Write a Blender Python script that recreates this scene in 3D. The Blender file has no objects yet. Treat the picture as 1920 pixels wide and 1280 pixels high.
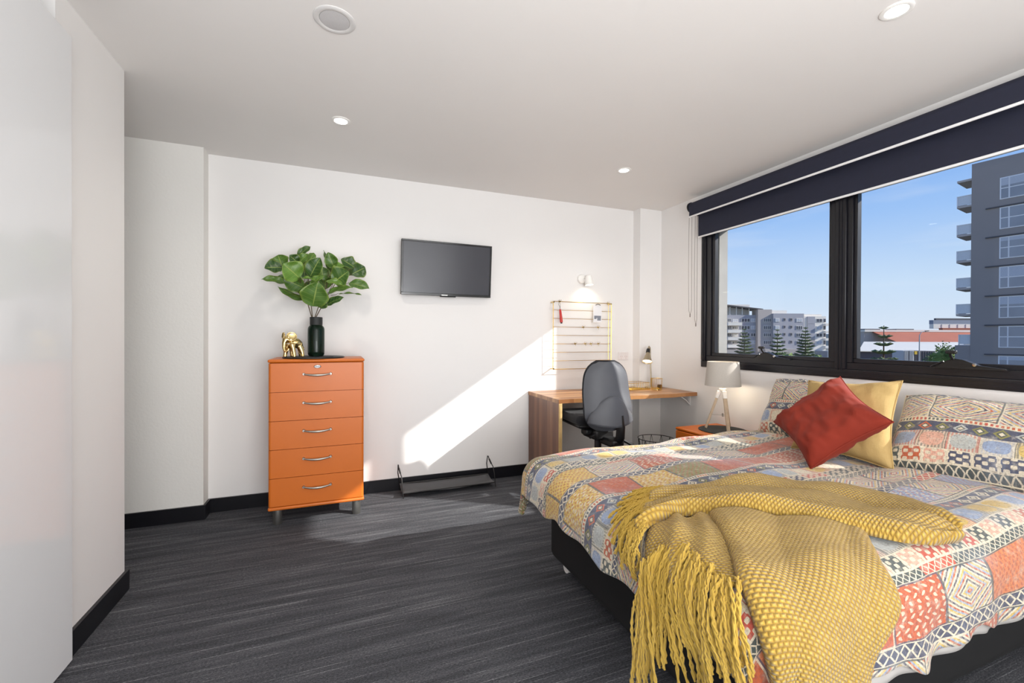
import bpy, bmesh, math, random
import numpy as np
from mathutils import Vector, Matrix, noise as mnoise

random.seed(7)
SC = bpy.context.scene
COL = SC.collection
PI = math.pi

# ------------------------------------------------------------------ camera
YAW, PITCH, ROLL, FPX, CY = 0.375633, -0.00531614, 0.00412032, 817.585, 638.4
fw = Vector((math.sin(YAW) * math.cos(PITCH), math.cos(YAW) * math.cos(PITCH), math.sin(PITCH)))
r0 = Vector((math.cos(YAW), -math.sin(YAW), 0)); u0 = r0.cross(fw)
rt = r0 * math.cos(ROLL) + u0 * math.sin(ROLL)
up = u0 * math.cos(ROLL) - r0 * math.sin(ROLL)
cam = bpy.data.cameras.new('camera'); co = bpy.data.objects.new('camera', cam); COL.objects.link(co)
M = Matrix.Identity(4)
for i in range(3):
    M[i][0] = rt[i]; M[i][1] = up[i]; M[i][2] = -fw[i]
M[0][3], M[1][3], M[2][3] = 0, 0, 1.2
co.matrix_world = M
cam.sensor_width = 36; cam.lens = 36 * FPX / 1920; cam.shift_y = -(640 - CY) / 1920
cam.clip_start = 0.05; cam.clip_end = 3000
SC.camera = co

# ------------------------------------------------------------------ sky, sun, exposure
SC.view_settings.view_transform = 'Standard'; SC.view_settings.look = 'None'
SC.view_settings.exposure = 0.0; SC.view_settings.gamma = 1; SC.view_settings.use_curve_mapping = False
W = bpy.data.worlds.new('sky'); SC.world = W; W.use_nodes = True
nt = W.node_tree; bg = nt.nodes['Background']
tc = nt.nodes.new('ShaderNodeTexCoord'); sx = nt.nodes.new('ShaderNodeSeparateXYZ')
nt.links.new(tc.outputs['Generated'], sx.inputs[0])
rp = nt.nodes.new('ShaderNodeValToRGB'); nt.links.new(sx.outputs['Z'], rp.inputs[0])
cr = rp.color_ramp
cr.elements[0].position = 0.0; cr.elements[0].color = (0.76, 0.84, 0.96, 1)
cr.elements[1].position = 1.0; cr.elements[1].color = (0.05, 0.16, 0.60, 1)
e = cr.elements.new(0.10); e.color = (0.62, 0.78, 0.98, 1)
e = cr.elements.new(0.22); e.color = (0.36, 0.58, 0.96, 1)
e = cr.elements.new(0.42); e.color = (0.13, 0.34, 0.86, 1)
nz = nt.nodes.new('ShaderNodeTexNoise'); mp = nt.nodes.new('ShaderNodeMapping')
mp.inputs['Scale'].default_value = (2, 2, 14); nt.links.new(tc.outputs['Generated'], mp.inputs[0])
nt.links.new(mp.outputs[0], nz.inputs[0]); nz.inputs['Scale'].default_value = 1.6; nz.inputs['Detail'].default_value = 5
cr2 = nt.nodes.new('ShaderNodeValToRGB'); nt.links.new(nz.outputs[0], cr2.inputs[0])
cr2.color_ramp.elements[0].position = .5; cr2.color_ramp.elements[1].position = .85
cr2.color_ramp.elements[1].color = (.45, .45, .45, 1); cr2.color_ramp.elements[0].color = (0, 0, 0, 1)
mx = nt.nodes.new('ShaderNodeMix'); mx.data_type = 'RGBA'
nt.links.new(cr2.outputs[0], mx.inputs[0]); nt.links.new(rp.outputs[0], mx.inputs[6]); mx.inputs[7].default_value = (.86, .9, .97, 1)
nt.links.new(mx.outputs[2], bg.inputs[0]); bg.inputs[1].default_value = 1.0

SUN_STRENGTH = 7.0
sl = bpy.data.lights.new('sun', 'SUN'); sl.energy = SUN_STRENGTH; sl.angle = 0.014; sl.color = (1, .955, .89)
so = bpy.data.objects.new('sun', sl); COL.objects.link(so)
so.rotation_euler = Vector((-1, .67, -.655)).to_track_quat('-Z', 'Y').to_euler(); so.location = (20, -14, 14)

def area(name, loc, tgt, sx_, sy_, energy, color=(1, 1, 1)):
    l = bpy.data.lights.new(name, 'AREA'); l.shape = 'RECTANGLE'; l.size = sx_; l.size_y = sy_; l.energy = energy; l.color = color
    o = bpy.data.objects.new(name, l); COL.objects.link(o); o.location = loc
    o.rotation_euler = (Vector(tgt) - Vector(loc)).to_track_quat('-Z', 'Y').to_euler(); return o
# unseen fill lamps added behind the camera to brighten walls and ceiling
area('rear_fill_light', (0.9, -2.55, 1.5), (1.0, 3.5, 1.5), 3.2, 1.8, 76, (.97, .985, 1))
area('upward_fill_light', (0.5, -0.9, 0.9), (0.7, 0.3, 2.6), 1.8, 1.4, 76, (.985, .99, 1))

# ------------------------------------------------------------------ helpers
def lin(c):
    if isinstance(c, str):
        c = [int(c[i:i + 2], 16) for i in (0, 2, 4)]
    o = []
    for x in c[:3]:
        x = x / 255.0
        o.append(x / 12.92 if x <= .04045 else ((x + .055) / 1.055) ** 2.4)
    return tuple(o) + (1,)

class X:
    """tiny expression builder on math nodes"""
    nt = None
    def __init__(s, v): s.v = v
    @staticmethod
    def m(op, *a):
        n = X.nt.nodes.new('ShaderNodeMath'); n.operation = op
        for i, q in enumerate(a):
            if isinstance(q, X): q = q.v
            if isinstance(q, (int, float)): n.inputs[i].default_value = q
            else: X.nt.links.new(q, n.inputs[i])
        return X(n.outputs[0])
    def __add__(s, o): return X.m('ADD', s, o)
    __radd__ = __add__
    def __sub__(s, o): return X.m('SUBTRACT', s, o)
    def __rsub__(s, o): return X.m('SUBTRACT', o, s)
    def __mul__(s, o): return X.m('MULTIPLY', s, o)
    __rmul__ = __mul__
    def __truediv__(s, o): return X.m('DIVIDE', s, o)
    def __lt__(s, o): return X.m('LESS_THAN', s, o)
    def __gt__(s, o): return X.m('GREATER_THAN', s, o)
def fr(a): return X.m('FRACT', a)
def fl(a): return X.m('FLOOR', a)
def ab(a): return X.m('ABSOLUTE', a)
def sn(a): return X.m('SINE', a)
def mxx(a, b): return X.m('MAXIMUM', a, b)
def mnn(a, b): return X.m('MINIMUM', a, b)
def mod(a, b): return X.m('FLOORED_MODULO', a, b)

class NT:
    def __init__(s, name):
        s.mat = bpy.data.materials.new(name); s.mat.use_nodes = True
        s.nt = s.mat.node_tree; X.nt = s.nt; s.b = s.nt.nodes['Principled BSDF']
    def node(s, t, **k):
        n = s.nt.nodes.new(t)
        for a, b in k.items(): setattr(n, a, b)
        return n
    def link(s, a, b): s.nt.links.new(a.v if isinstance(a, X) else a, b)
    def coords(s, kind='Object'):
        t = s.node('ShaderNodeTexCoord'); p = s.node('ShaderNodeSeparateXYZ'); s.link(t.outputs[kind], p.inputs[0])
        return t.outputs[kind], X(p.outputs[0]), X(p.outputs[1]), X(p.outputs[2])
    def noise(s, vec, scale, detail=4, rough=.55, stretch=None):
        if stretch:
            m = s.node('ShaderNodeMapping'); m.inputs['Scale'].default_value = stretch; s.link(vec, m.inputs[0]); vec = m.outputs[0]
        n = s.node('ShaderNodeTexNoise'); n.inputs['Scale'].default_value = scale; n.inputs['Detail'].default_value = detail
        n.inputs['Roughness'].default_value = rough; s.link(vec, n.inputs['Vector']); return X(n.outputs[0])
    def comb(s, x, y, z=0.0):
        c = s.node('ShaderNodeCombineXYZ')
        for i, q in enumerate((x, y, z)):
            if isinstance(q, X): s.link(q, c.inputs[i])
            else: c.inputs[i].default_value = q
        return c.outputs[0]
    def rnd(s, x, y):
        w = s.node('ShaderNodeTexWhiteNoise'); w.noise_dimensions = '2D'; s.link(s.comb(x, y), w.inputs['Vector']); return X(w.outputs['Value'])
    def ramp(s, f, stops, const=False):
        r = s.node('ShaderNodeValToRGB'); c = r.color_ramp
        if const: c.interpolation = 'CONSTANT'
        c.elements[0].position = stops[0][0]; c.elements[0].color = lin(stops[0][1])
        c.elements[1].position = stops[-1][0]; c.elements[1].color = lin(stops[-1][1])
        for p, k in stops[1:-1]:
            q = c.elements.new(p); q.color = lin(k)
        s.link(f, r.inputs[0]); return r.outputs[0]
    def mix(s, f, a, b, mode='MIX'):
        n = s.node('ShaderNodeMix'); n.data_type = 'RGBA'; n.blend_type = mode; n.clamp_factor = True
        for q, i in ((f, 0), (a, 6), (b, 7)):
            if isinstance(q, (int, float)): n.inputs[i].default_value = q
            elif isinstance(q, (tuple, str)) : n.inputs[i].default_value = lin(q)
            else: s.link(q, n.inputs[i])
        return n.outputs[2]
    def bump(s, h, strength=.3, dist=.01):
        n = s.node('ShaderNodeBump'); n.inputs['Strength'].default_value = strength; n.inputs['Distance'].default_value = dist
        s.link(h, n.inputs['Height']); s.link(n.outputs[0], s.b.inputs['Normal'])
    def out(s, color=None, rough=None, **k):
        if color is not None:
            if isinstance(color, (tuple, str)): s.b.inputs['Base Color'].default_value = lin(color)
            else: s.link(color, s.b.inputs['Base Color'])
        if rough is not None:
            if isinstance(rough, (int, float)): s.b.inputs['Roughness'].default_value = rough
            else: s.link(rough, s.b.inputs['Roughness'])
        for a, b in k.items(): s.b.inputs[a.replace('_', ' ')].default_value = b
        return s.mat

def plain(name, c, rough=.5, var=.06, scale=12, bump=0.0, bdist=.002, bscale=None, **k):
    """single coloured surface with fine procedural variation"""
    n = NT(name); vec, x, y, z = n.coords()
    f = n.noise(vec, scale, 3)
    a = n.mix(f, tuple(min(255, q * (1 - var)) for q in (lin_hex(c))), tuple(min(255, q * (1 + var)) for q in lin_hex(c)))
    if bump: n.bump(n.noise(vec, bscale or scale * 8, 4), bump, bdist)
    return n.out(a, rough, **k)
def lin_hex(c): return [int(c[i:i + 2], 16) for i in (0, 2, 4)] if isinstance(c, str) else list(c)

class MB:
    """collects shapes into one mesh"""
    def __init__(s): s.v = []; s.f = []; s.mi = []; s.sm = []; s.cur = 0; s.smooth = False
    def add(s, vs, fs):
        o = len(s.v); s.v += [tuple(p) for p in vs]
        for f in fs: s.f.append([i + o for i in f]); s.mi.append(s.cur); s.sm.append(s.smooth)
        return s
    def box(s, a, b, M_=None):
        x0, y0, z0 = a; x1, y1, z1 = b
        vs = [(x0, y0, z0), (x1, y0, z0), (x1, y1, z0), (x0, y1, z0), (x0, y0, z1), (x1, y0, z1), (x1, y1, z1), (x0, y1, z1)]
        if M_ is not None: vs = [M_ @ Vector(p) for p in vs]
        return s.add(vs, [(0, 3, 2, 1), (4, 5, 6, 7), (0, 1, 5, 4), (1, 2, 6, 5), (2, 3, 7, 6), (3, 0, 4, 7)])
    def rbox(s, a, b, r=.01, seg=3, M_=None):
        bm = bmesh.new(); bmesh.ops.create_cube(bm, size=1)
        c = [(a[i] + b[i]) / 2 for i in range(3)]; d = [abs(b[i] - a[i]) for i in range(3)]
        for v in bm.verts: v.co = Vector([c[i] + v.co[i] * d[i] for i in range(3)])
        bmesh.ops.bevel(bm, geom=list(bm.edges), offset=min(r, min(d) * .49), segments=seg, profile=.5, affect='EDGES')
        bm.normal_update(); flat = [max(abs(f.normal.x), abs(f.normal.y), abs(f.normal.z)) > .999 for f in bm.faces]
        if M_ is not None: bm.transform(M_)
        s.bm(bm, True)
        if len(flat): s.sm[-len(flat):] = [not f for f in flat]
        return s
    def bm(s, bm, smooth=False):
        bm.verts.index_update(); q = s.smooth; s.smooth = smooth
        s.add([v.co[:] for v in bm.verts], [[v.index for v in f.verts] for f in bm.faces]); s.smooth = q; bm.free(); return s
    def prism(s, pts, z0, z1, axis='z'):
        n = len(pts)
        def P(p, z): return (p[0], p[1], z) if axis == 'z' else ((p[0], z, p[1]) if axis == 'y' else (z, p[0], p[1]))
        vs = [P(p, z0) for p in pts] + [P(p, z1) for p in pts]
        return s.add(vs, [list(range(n))[::-1], list(range(n, 2 * n))] + [(i, (i + 1) % n, n + (i + 1) % n, n + i) for i in range(n)])
    def tube(s, pts, r, n=8, cap=True, smooth=True, closed=False):
        pts = [Vector(p) for p in pts]; N = len(pts); rs = r if hasattr(r, '__len__') else [r] * N
        vs = []; fs = []; prev = None
        for i, p in enumerate(pts):
            if closed: t = pts[(i + 1) % N] - pts[i - 1]
            else: t = pts[min(i + 1, N - 1)] - pts[max(i - 1, 0)]
            t.normalize()
            if prev is None:
                a = Vector((0, 0, 1)) if abs(t.z) < .9 else Vector((1, 0, 0)); nn = t.cross(a).normalized()
            else:
                nn = (prev - t * prev.dot(t)); nn = nn.normalized() if nn.length > 1e-6 else t.orthogonal().normalized()
            prev = nn; b = t.cross(nn)
            for k in range(n):
                q = 2 * PI * k / n; vs.append(p + (nn * math.cos(q) + b * math.sin(q)) * rs[i])
        R_ = N if closed else N - 1
        for i in range(R_):
            for k in range(n):
                a = i * n + k; b_ = i * n + (k + 1) % n; j = ((i + 1) % N) * n
                fs.append((a, b_, j + (k + 1) % n, j + k))
        if cap and not closed: fs.append(list(range(n))[::-1]); fs.append([(N - 1) * n + k for k in range(n)])
        q = s.smooth; s.smooth = smooth; s.add(vs, fs); s.smooth = q; return s
    def lathe(s, prof, c=(0, 0, 0), n=32, M_=None, close=False):
        vs = []; fs = []
        for (r, z) in prof:
            for k in range(n):
                a = 2 * PI * k / n; p = Vector((r * math.cos(a), r * math.sin(a), z))
                if M_ is not None: p = M_ @ p
                vs.append(p + Vector(c))
        m = len(prof)
        for i in range(m if close else m - 1):
            for k in range(n):
                j = ((i + 1) % m) * n
                fs.append((i * n + k, i * n + (k + 1) % n, j + (k + 1) % n, j + k))
        q = s.smooth; s.smooth = True; s.add(vs, fs)
        if not close:
            s.smooth = False
            o = len(s.v) - m * n
            if prof[0][0] > 1e-5: s.f.append([o + k for k in range(n)][::-1]); s.mi.append(s.cur); s.sm.append(False)
            if prof[-1][0] > 1e-5: s.f.append([o + (m - 1) * n + k for k in range(n)]); s.mi.append(s.cur); s.sm.append(False)
        s.smooth = q; return s
    def grid(s, P, close=False):
        """P[i][j] array of points"""
        P = np.asarray(P); a, b = P.shape[:2]
        q = s.smooth; s.smooth = True
        s.add(P.reshape(-1, 3).tolist(), [(i * b + j, (i + 1) * b + j, (i + 1) * b + j + 1, i * b + j + 1) for i in range(a - 1) for j in range(b - 1)])
        s.smooth = q; return s
    def build(s, name, mats, parent=None, origin=None, merge=False):
        me = bpy.data.meshes.new(name); o_ = Vector(origin) if origin is not None else Vector((0, 0, 0))
        vs = [(p[0] - o_.x, p[1] - o_.y, p[2] - o_.z) for p in s.v]
        me.from_pydata(vs, [], s.f)
        me.polygons.foreach_set('use_smooth', s.sm); me.polygons.foreach_set('material_index', s.mi)
        for m in (mats if isinstance(mats, (list, tuple)) else [mats]): me.materials.append(m)
        me.update(); bm = bmesh.new(); bm.from_mesh(me)
        if merge: bmesh.ops.remove_doubles(bm, verts=bm.verts, dist=1e-5)
        if s.recalc: bmesh.ops.recalc_face_normals(bm, faces=bm.faces)
        bm.to_mesh(me); bm.free()
        me.set_sharp_from_angle(angle=math.radians(50))
        if not merge: me.polygons.foreach_set('use_smooth', s.sm)
        me.update()
        ob = bpy.data.objects.new(name, me); COL.objects.link(ob); ob.location = o_
        if parent is not None:
            ob.parent = parent; ob.location = o_ - parent_loc(parent) if origin is not None else Vector((0, 0, 0)) - parent_loc(parent)
        return ob
    recalc = True

def parent_loc(p):
    l = Vector((0, 0, 0))
    while p is not None:
        l += p.location; p = p.parent
    return l
def tag(o, label=None, cat=None, group=None, kind=None):
    if label: o['label'] = label
    if cat: o['category'] = cat
    if group: o['group'] = group
    if kind: o['kind'] = kind
    return o
def thing(name, label, cat, loc=(0, 0, 0), group=None):
    o = bpy.data.objects.new(name, None); COL.objects.link(o); o.location = loc; o.empty_display_size = .05
    return tag(o, label, cat, group)
def struct(name, loc=(0, 0, 0)):
    o = bpy.data.objects.new(name, None); COL.objects.link(o); o.location = loc; o['kind'] = 'structure'; return o
def copy_tree(o, parent=None):
    c = o.copy(); COL.objects.link(c); c.parent = parent
    for ch in o.children: copy_tree(ch, c)
    return c

# ------------------------------------------------------------------ materials
def m_wall(name, c=(238, 236, 234), bs=.12, scale=160, rough=.6, dist=.001):
    n = NT(name); vec, x, y, z = n.coords()
    f = n.noise(vec, 3, 3)
    n.bump(n.noise(vec, scale, 3), bs, dist)
    return n.out(n.mix(f, tuple(q * .985 for q in c), c), rough)
WALL = m_wall('white_wall_paint'); CEIL = m_wall('ceiling_paint', (236, 233, 230))
PILL = m_wall('textured_wall_paint', (236, 234, 229), .35, 60, .6, .003)
BLACK_TRIM = plain('black_trim_paint', (14, 14, 20), .35, .1)
BLACK_ALU = plain('black_powder_coat', (22, 22, 28), .32, .1, 30)
BLACK_ALU2 = plain('black_window_seal', (8, 8, 10), .5)
GLOSSW = plain('gloss_white_laminate', (228, 229, 230), .10, .004)
WHITE_PL = plain('white_plastic', (240, 238, 234), .35, .01)
WHITE_AL = plain('white_rail', (242, 242, 242), .35, .01)
DARKHOLE = plain('grey_recess', (120, 128, 142), .7)  # closet inside coloured blue grey, darker than the room walls
STEEL = plain('brushed_steel', (176, 174, 168), .42, .06, 40, Metallic=1.0)
CHROME = plain('chrome', (200, 198, 195), .15, .02, Metallic=1.0)
GOLDW = plain('gold_wire', (214, 178, 92), .28, .03, Metallic=1.0)
GOLD = plain('polished_gold', (216, 190, 132), .16, .03, Metallic=1.0)
NICKEL = plain('satin_nickel', (190, 180, 160), .3, .03, Metallic=1.0)
BLACK_PL = plain('black_plastic', (20, 20, 22), .45, .1)
BLACK_WIRE = plain('black_wire', (25, 24, 24), .4)
SLATE = plain('black_stone_mat', (28, 28, 30), .55, .2, 40, .3)
FELT = plain('dark_grey_felt', (52, 52, 52), .95, .25, 60, .5)
ORANGE = plain('orange_lacquer', (208, 108, 30), .42, .012, 4, Coat_Weight=.08, Coat_Roughness=.2)
ORANGE2 = plain('orange_lacquer_gap', (120, 48, 12), .6)
BLUE_INK = plain('blue_ink', (25, 70, 130), .4)
BLIND = plain('navy_black_blind_fabric', (30, 33, 52), .75, .08, 30, .1)
SHADE = plain('grey_linen_shade', (186, 180, 172), .9, .06, 200, .3, .001, 400)
PALEW = plain('whitewashed_wood', (196, 176, 150), .6, .12, 30)
WHITE_CLOTH = plain('white_lining_fabric', (176, 172, 168), .9, .05, 20)
BED_BLACK = plain('black_bed_fabric', (13, 13, 15), .85, .2, 60)
REDP = plain('red_lacquer', (196, 40, 30), .35)
PAPER = plain('white_card', (238, 238, 240), .7, .01)
GREYP = plain('grey_print', (130, 134, 145), .7)
PINKP = plain('pale_socket_plastic', (232, 226, 224), .4, .01)
SOCK = plain('socket_marking', (190, 150, 150), .5)

def m_emit(name, c, s):
    n = NT(name); n.out(c, .5); n.b.inputs['Emission Color'].default_value = lin(c); n.b.inputs['Emission Strength'].default_value = s; return n.mat
LED = m_emit('lamp_emitter', (255, 250, 240), 14)
BULB = m_emit('warm_bulb', (255, 240, 210), 5)

def m_glass(name='window_glass'):
    n = NT(name); nt_ = n.nt; o = nt_.nodes['Material Output']
    g = n.node('ShaderNodeBsdfGlossy'); g.inputs['Roughness'].default_value = .01
    t = n.node('ShaderNodeBsdfTransparent'); t.inputs[0].default_value = (.97, .98, .985, 1)
    f = n.node('ShaderNodeFresnel'); f.inputs[0].default_value = 1.2
    m = n.node('ShaderNodeMixShader'); n.link(f.outputs[0], m.inputs[0]); n.link(t.outputs[0], m.inputs[1]); n.link(g.outputs[0], m.inputs[2])
    n.link(m.outputs[0], o.inputs[0]); return n.mat
GLASS = m_glass()

def m_carpet():
    n = NT('charcoal_carpet'); vec, x, y, z = n.coords()
    sp = n.noise(vec, 520, 4, .75); md = n.noise(vec, 1, 2, .5, (110, 230, 1)); lo = n.noise(vec, 1, 2, .5, (1.6, 22, 1))
    row = fl(y / .0068); rr = n.rnd(row, 1.7)
    line = ab(fr(y / .0068) - .5) < .26
    dash = n.noise(n.comb(x * 3.2 + rr * 40, row * .61, 0.0), 1, 2, .5)
    ln = line * mxx((dash - .47) * 5.5, 0) * (.30 + .7 * (rr > .45))
    f = .27 + (sp - .5) * 2.0 + (md - .5) * .7 + (lo - .5) * .5 + mnn(ln, 1) * .27
    col = n.ramp(f, [(0, (28, 29, 34)), (.26, (60, 61, 67)), (.55, (106, 107, 112)), (1, (205, 204, 204))])
    n.bump(sp + md * .7, .7, .004)
    return n.out(col, .95)
CARPET = m_carpet()

def m_leaf():
    n = NT('fiddle_leaf'); t, u, v, z = n.coords('UV')
    w = ab(u - .5)
    mid = (w < .022)
    ve = ab(fr(v * 6.0 - w * 2.0) - .5)
    vein = mxx(mid, (ve < .045) * (w > .02) * .5)
    ob = n.node('ShaderNodeObjectInfo'); r = X(ob.outputs['Random'])
    base = n.mix(r, (36, 74, 28), (104, 144, 54))
    edge = n.mix(mxx(w - .40, 0) * 6, base, (150, 170, 70))
    nn = n.noise(t, 6, 3)
    base2 = n.mix(nn * .5, edge, (40, 66, 26))
    geo = n.node('ShaderNodeNewGeometry')
    bk = n.mix(X(geo.outputs['Backfacing']) * .6, base2, (120, 132, 74))
    col = n.mix(vein * .7, bk, (150, 166, 84))
    n.bump(vein, .5, .004)
    n.out(col, .38); n.b.inputs['Subsurface Weight'].default_value = 0; return n.mat
LEAF = m_leaf(); STEM = plain('brown_stem', (92, 76, 52), .6)

def m_greenglass():
    n = NT('dark_green_glass'); n.out((58, 92, 74), .04); n.b.inputs['Transmission Weight'].default_value = .92; n.b.inputs['IOR'].default_value = 1.3; return n.mat
GGLASS = m_greenglass()

def m_wood(name, cols, axis=0, sw=.045, endgrain=False):
    n = NT(name); vec, x, y, z = n.coords()
    if axis == 0: long, cross = x, y          # desktop: staves along x
    else: long, cross = z, y                  # side panel: staves vertical
    cid = fl(cross / sw); off = n.rnd(cid, 3.3) * .7
    lid = fl((long + off) / .55) if axis == 0 else cid * 0
    r = n.rnd(cid, lid)
    st = (9, 120, 9) if axis == 0 else (90, 120, 5)
    g = n.noise(n.comb(long * 4, cross * 90, r * 10), 1, 4, .6)
    k = n.noise(n.comb(long * 1.6, cross * 14, r * 7), 1, 3, .6)
    f = r * .45 + g * .35 + k * .35 - .1
    col = n.ramp(f, [(0, cols[0]), (.35, cols[1]), (.65, cols[2]), (1, cols[3])])
    seam = (ab(fr(cross / sw) - .5) > .485)
    col = n.mix(seam * .5, col, cols[0])
    n.bump(g, .15, .002)
    return n.out(col, .34)
WOODTOP = m_wood('acacia_desktop', [(86, 50, 26), (146, 98, 60), (178, 130, 84), (214, 176, 122)], 0)
WOODSIDE = m_wood('acacia_side_panel', [(66, 38, 24), (106, 66, 44), (134, 90, 62), (166, 122, 86)], 1, .05)
WOODEDGE = plain('pale_wood_edge', (206, 172, 116), .45, .15, 25)

def m_fabric(name, c, c2, scale=600, bump=.3, sheen=.3, rough=.9, spec=.3):
    n = NT(name); vec, x, y, z = n.coords()
    f = n.noise(vec, 9, 4); g = n.noise(vec, scale, 2)
    n.bump(g, bump, .001)
    m = n.out(n.mix(f, c, c2), rough); n.b.inputs['Sheen Weight'].default_value = sheen; n.b.inputs['Sheen Roughness'].default_value = .4
    return m
REDV = m_fabric('rust_velvet', (112, 28, 9), (136, 38, 14), 300, .2, .03, .9)
CHAIRF = m_fabric('charcoal_moulded_back', (74, 76, 82), (84, 86, 92), 900, .15, .1, .55)
CHAIRB = m_fabric('black_seat_fabric', (20, 20, 24), (28, 28, 33), 500, .3, .1)
SLING = m_fabric('dark_grey_sling', (70, 71, 74), (82, 82, 84), 500, .3, .1, .55)

def m_linen():
    n = NT('straw_linen'); vec, x, y, z = n.coords('UV')
    a = sn(x * 1500) * .5 + sn(y * 1500) * .5; g = n.noise(vec, 8, 4); w = n.noise(vec, 1, 2, .5, (30, 700, 1)); w2 = n.noise(vec, 1, 2, .5, (700, 30, 1))
    f = g * .5 + (w + w2) * .35 - .1
    n.bump(a * .3 + w + w2, .3, .0015)
    return n.out(n.ramp(f, [(0, (140, 118, 72)), (.5, (176, 148, 94)), (1, (200, 176, 124))]), .9)
LINEN = m_linen()

def m_knit():
    n = NT('mustard_chunky_knit'); vec, u, v, z = n.coords('UV')
    row = fl(v / .0085); cu = fr(u / .0125 + mod(row, 2) * .5); cv = fr(v / .0085)
    h = sn(cu * PI) * sn(cv * PI)
    r = n.rnd(fl(u / .0125 + mod(row, 2) * .5), row); g = n.noise(vec, 5, 3)
    col = n.ramp(h * .6 + r * .16 + g * .24, [(0, (120, 88, 22)), (.35, (168, 132, 46)), (.7, (190, 156, 66)), (1, (212, 184, 100))])  # shade in the stitch gaps is put into the colour
    n.bump(h + r * .3, .9, .006)
    n.out(col, .9); n.b.inputs['Sheen Weight'].default_value = .25; return n.mat
KNIT = m_knit()
FRINGE = m_fabric('mustard_yarn', (166, 130, 40), (200, 168, 76), 700, .6, .3)

def m_kilim(name, scale=1.0, wash=.0):
    n = NT(name); vec, u, v, z = n.coords('UV')
    wob = n.noise(vec, 5, 2)
    u = u * scale + (wob - .5) * .02; v = v * scale + (wob - .5) * .02
    P = .62; k = fl(v / P); a = v - k * P
    cream, rust, navy, blue, yel, olive, dgr, red, pink, gre = (220, 208, 182), (190, 88, 44), (56, 66, 92), (142, 160, 190), (212, 178, 84), (130, 128, 66), (58, 74, 74), (190, 74, 54), (220, 168, 146), (176, 180, 176)
    def cell(w, h0, h1, seed, shift=0):
        cid = fl((u + k * .137 + shift) / w); fu = fr((u + k * .137 + shift) / w); fa = (a - h0) / (h1 - h0)
        return cid, fu, fa, n.rnd(cid + seed, k)
    def pick(r, cs):
        return n.ramp(r, [(i / len(cs), c) for i, c in enumerate(cs)], True)
    # large blocks
    def block(h0, h1, w, seed, hue):
        cid, fu, fa, r = cell(w, h0, h1, seed)
        base = pick(r, hue)
        dots = (sn(u * 230 + sn(v * 60)) * sn(v * 230) > .25) * .6
        base = n.mix(dots, base, (168, 66, 40))
        d = ab(fu - .5) * 1.15 + ab(fa - .5) * 1.15
        rings = pick(fr(d * 3.2 + r), [navy, cream, rust, blue, yel, cream])
        tooth = (ab(fr(u / .018) - .5) + ab(fr(v / .018) - .5) > .5)
        rings = n.mix(tooth * .35, rings, cream)
        use = (n.rnd(cid + seed * 2, k + 5) > .58)
        base = n.mix(use, base, rings)
        hk = (sn(u * 150 + sn(v * 150) * 1.6) * sn(v * 190) > .42) * (1 - use) * (r > .55)
        base = n.mix(hk * .8, base, cream)
        edge = mxx(ab(fu - .5) > .475, ab(fa - .5) > .47)
        return n.mix(edge * .85, base, pick(fr(r * 7.1), [dgr, cream, navy]))
    def lattice(h0, h1, bgc, fg):
        fu = fr(u / (h1 - h0) * .9); fa = (a - h0) / (h1 - h0)
        x1 = ab(ab(fu - .5) * 2 - ab(fa - .5) * 2); dd = ab(ab(fu - .5) + ab(fa - .5) - .42)
        m = mxx(dd < .09, ab(fa - .5) > .44)
        b = pick(n.rnd(fl(u / .17), k + 2), [bgc, dgr, red, navy, bgc])
        return n.mix(m, b, fg)
    def motifs(h0, h1):
        cid, fu, fa, r = cell(.082, h0, h1, 11)
        c = pick(r, [dgr, red, dgr, pink, navy, rust])
        m = (sn(fu * 2 * PI * 2 + PI / 2) * sn(fa * 2 * PI * 2) > -.15) * (ab(fu - .5) < .43) * (ab(fa - .5) < .42)
        return n.mix(m, cream, c)
    def squares(h0, h1):
        cid, fu, fa, r = cell(.105, h0, h1, 23)
        c = pick(r, [blue, yel, gre, yel, pink, blue, cream])
        d = X.m('POWER', X.m('POWER', ab(fu - .5) * 2, 3) + X.m('POWER', ab(fa - .5) * 2, 3), .333)
        bd = (d > .8) * (fr(u / .012) > .45)
        return n.mix(mxx(bd * .6, (ab(fu - .5) > .47) * .8), n.mix((d > .8) * .6, c, cream), pick(fr(r * 5), [dgr, red, cream]))
    def diamonds(h0, h1):
        cid, fu, fa, r = cell(.064, h0, h1, 31)
        d = ab(fu - .5) + ab(fa - .5)
        c = pick(r, [olive, rust, cream, gre, olive])
        o = n.mix(d < .42, navy, c); o = n.mix(d < .26, o, dgr); return n.mix(d < .16, o, cream)
    def ticks(h0, h1):
        fa = (a - h0) / (h1 - h0)
        m = (fr(u / .016) > .45) * (ab(fa - .5) < .28)
        return n.mix(m, cream, pick(n.rnd(fl(u / .06), k), [red, dgr, rust]))
    bands = [(.0, block(0, .15, .27, 3, [rust, rust, (206, 120, 70), yel, rust, olive, rust, pink])), (.15, lattice(.15, .18, dgr, cream)), (.18, motifs(.18, .24)), (.24, squares(.24, .33)),
             (.33, diamonds(.33, .39)), (.39, ticks(.39, .415)), (.415, block(.415, .575, .23, 41, [olive, rust, blue, rust, yel])), (.575, lattice(.575, .62, navy, cream))]
    col = bands[0][1]
    for h, c in bands[1:]: col = n.mix(a > h, col, c)
    # distressed, woven look
    d1 = n.noise(vec, 26, 5, .75); d2 = n.noise(vec, 1, 2, .6, (60, 420, 1)); d3 = n.noise(vec, 1, 2, .6, (420, 60, 1)); d4 = n.noise(vec, 3.2, 3)
    col = n.mix(mnn(mxx((d1 - .52) * 2.6, 0), .55) + wash, col, (222, 214, 194))
    col = n.mix(mxx((d4 - .55) * 1.6, 0), col, (176, 188, 210))
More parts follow.
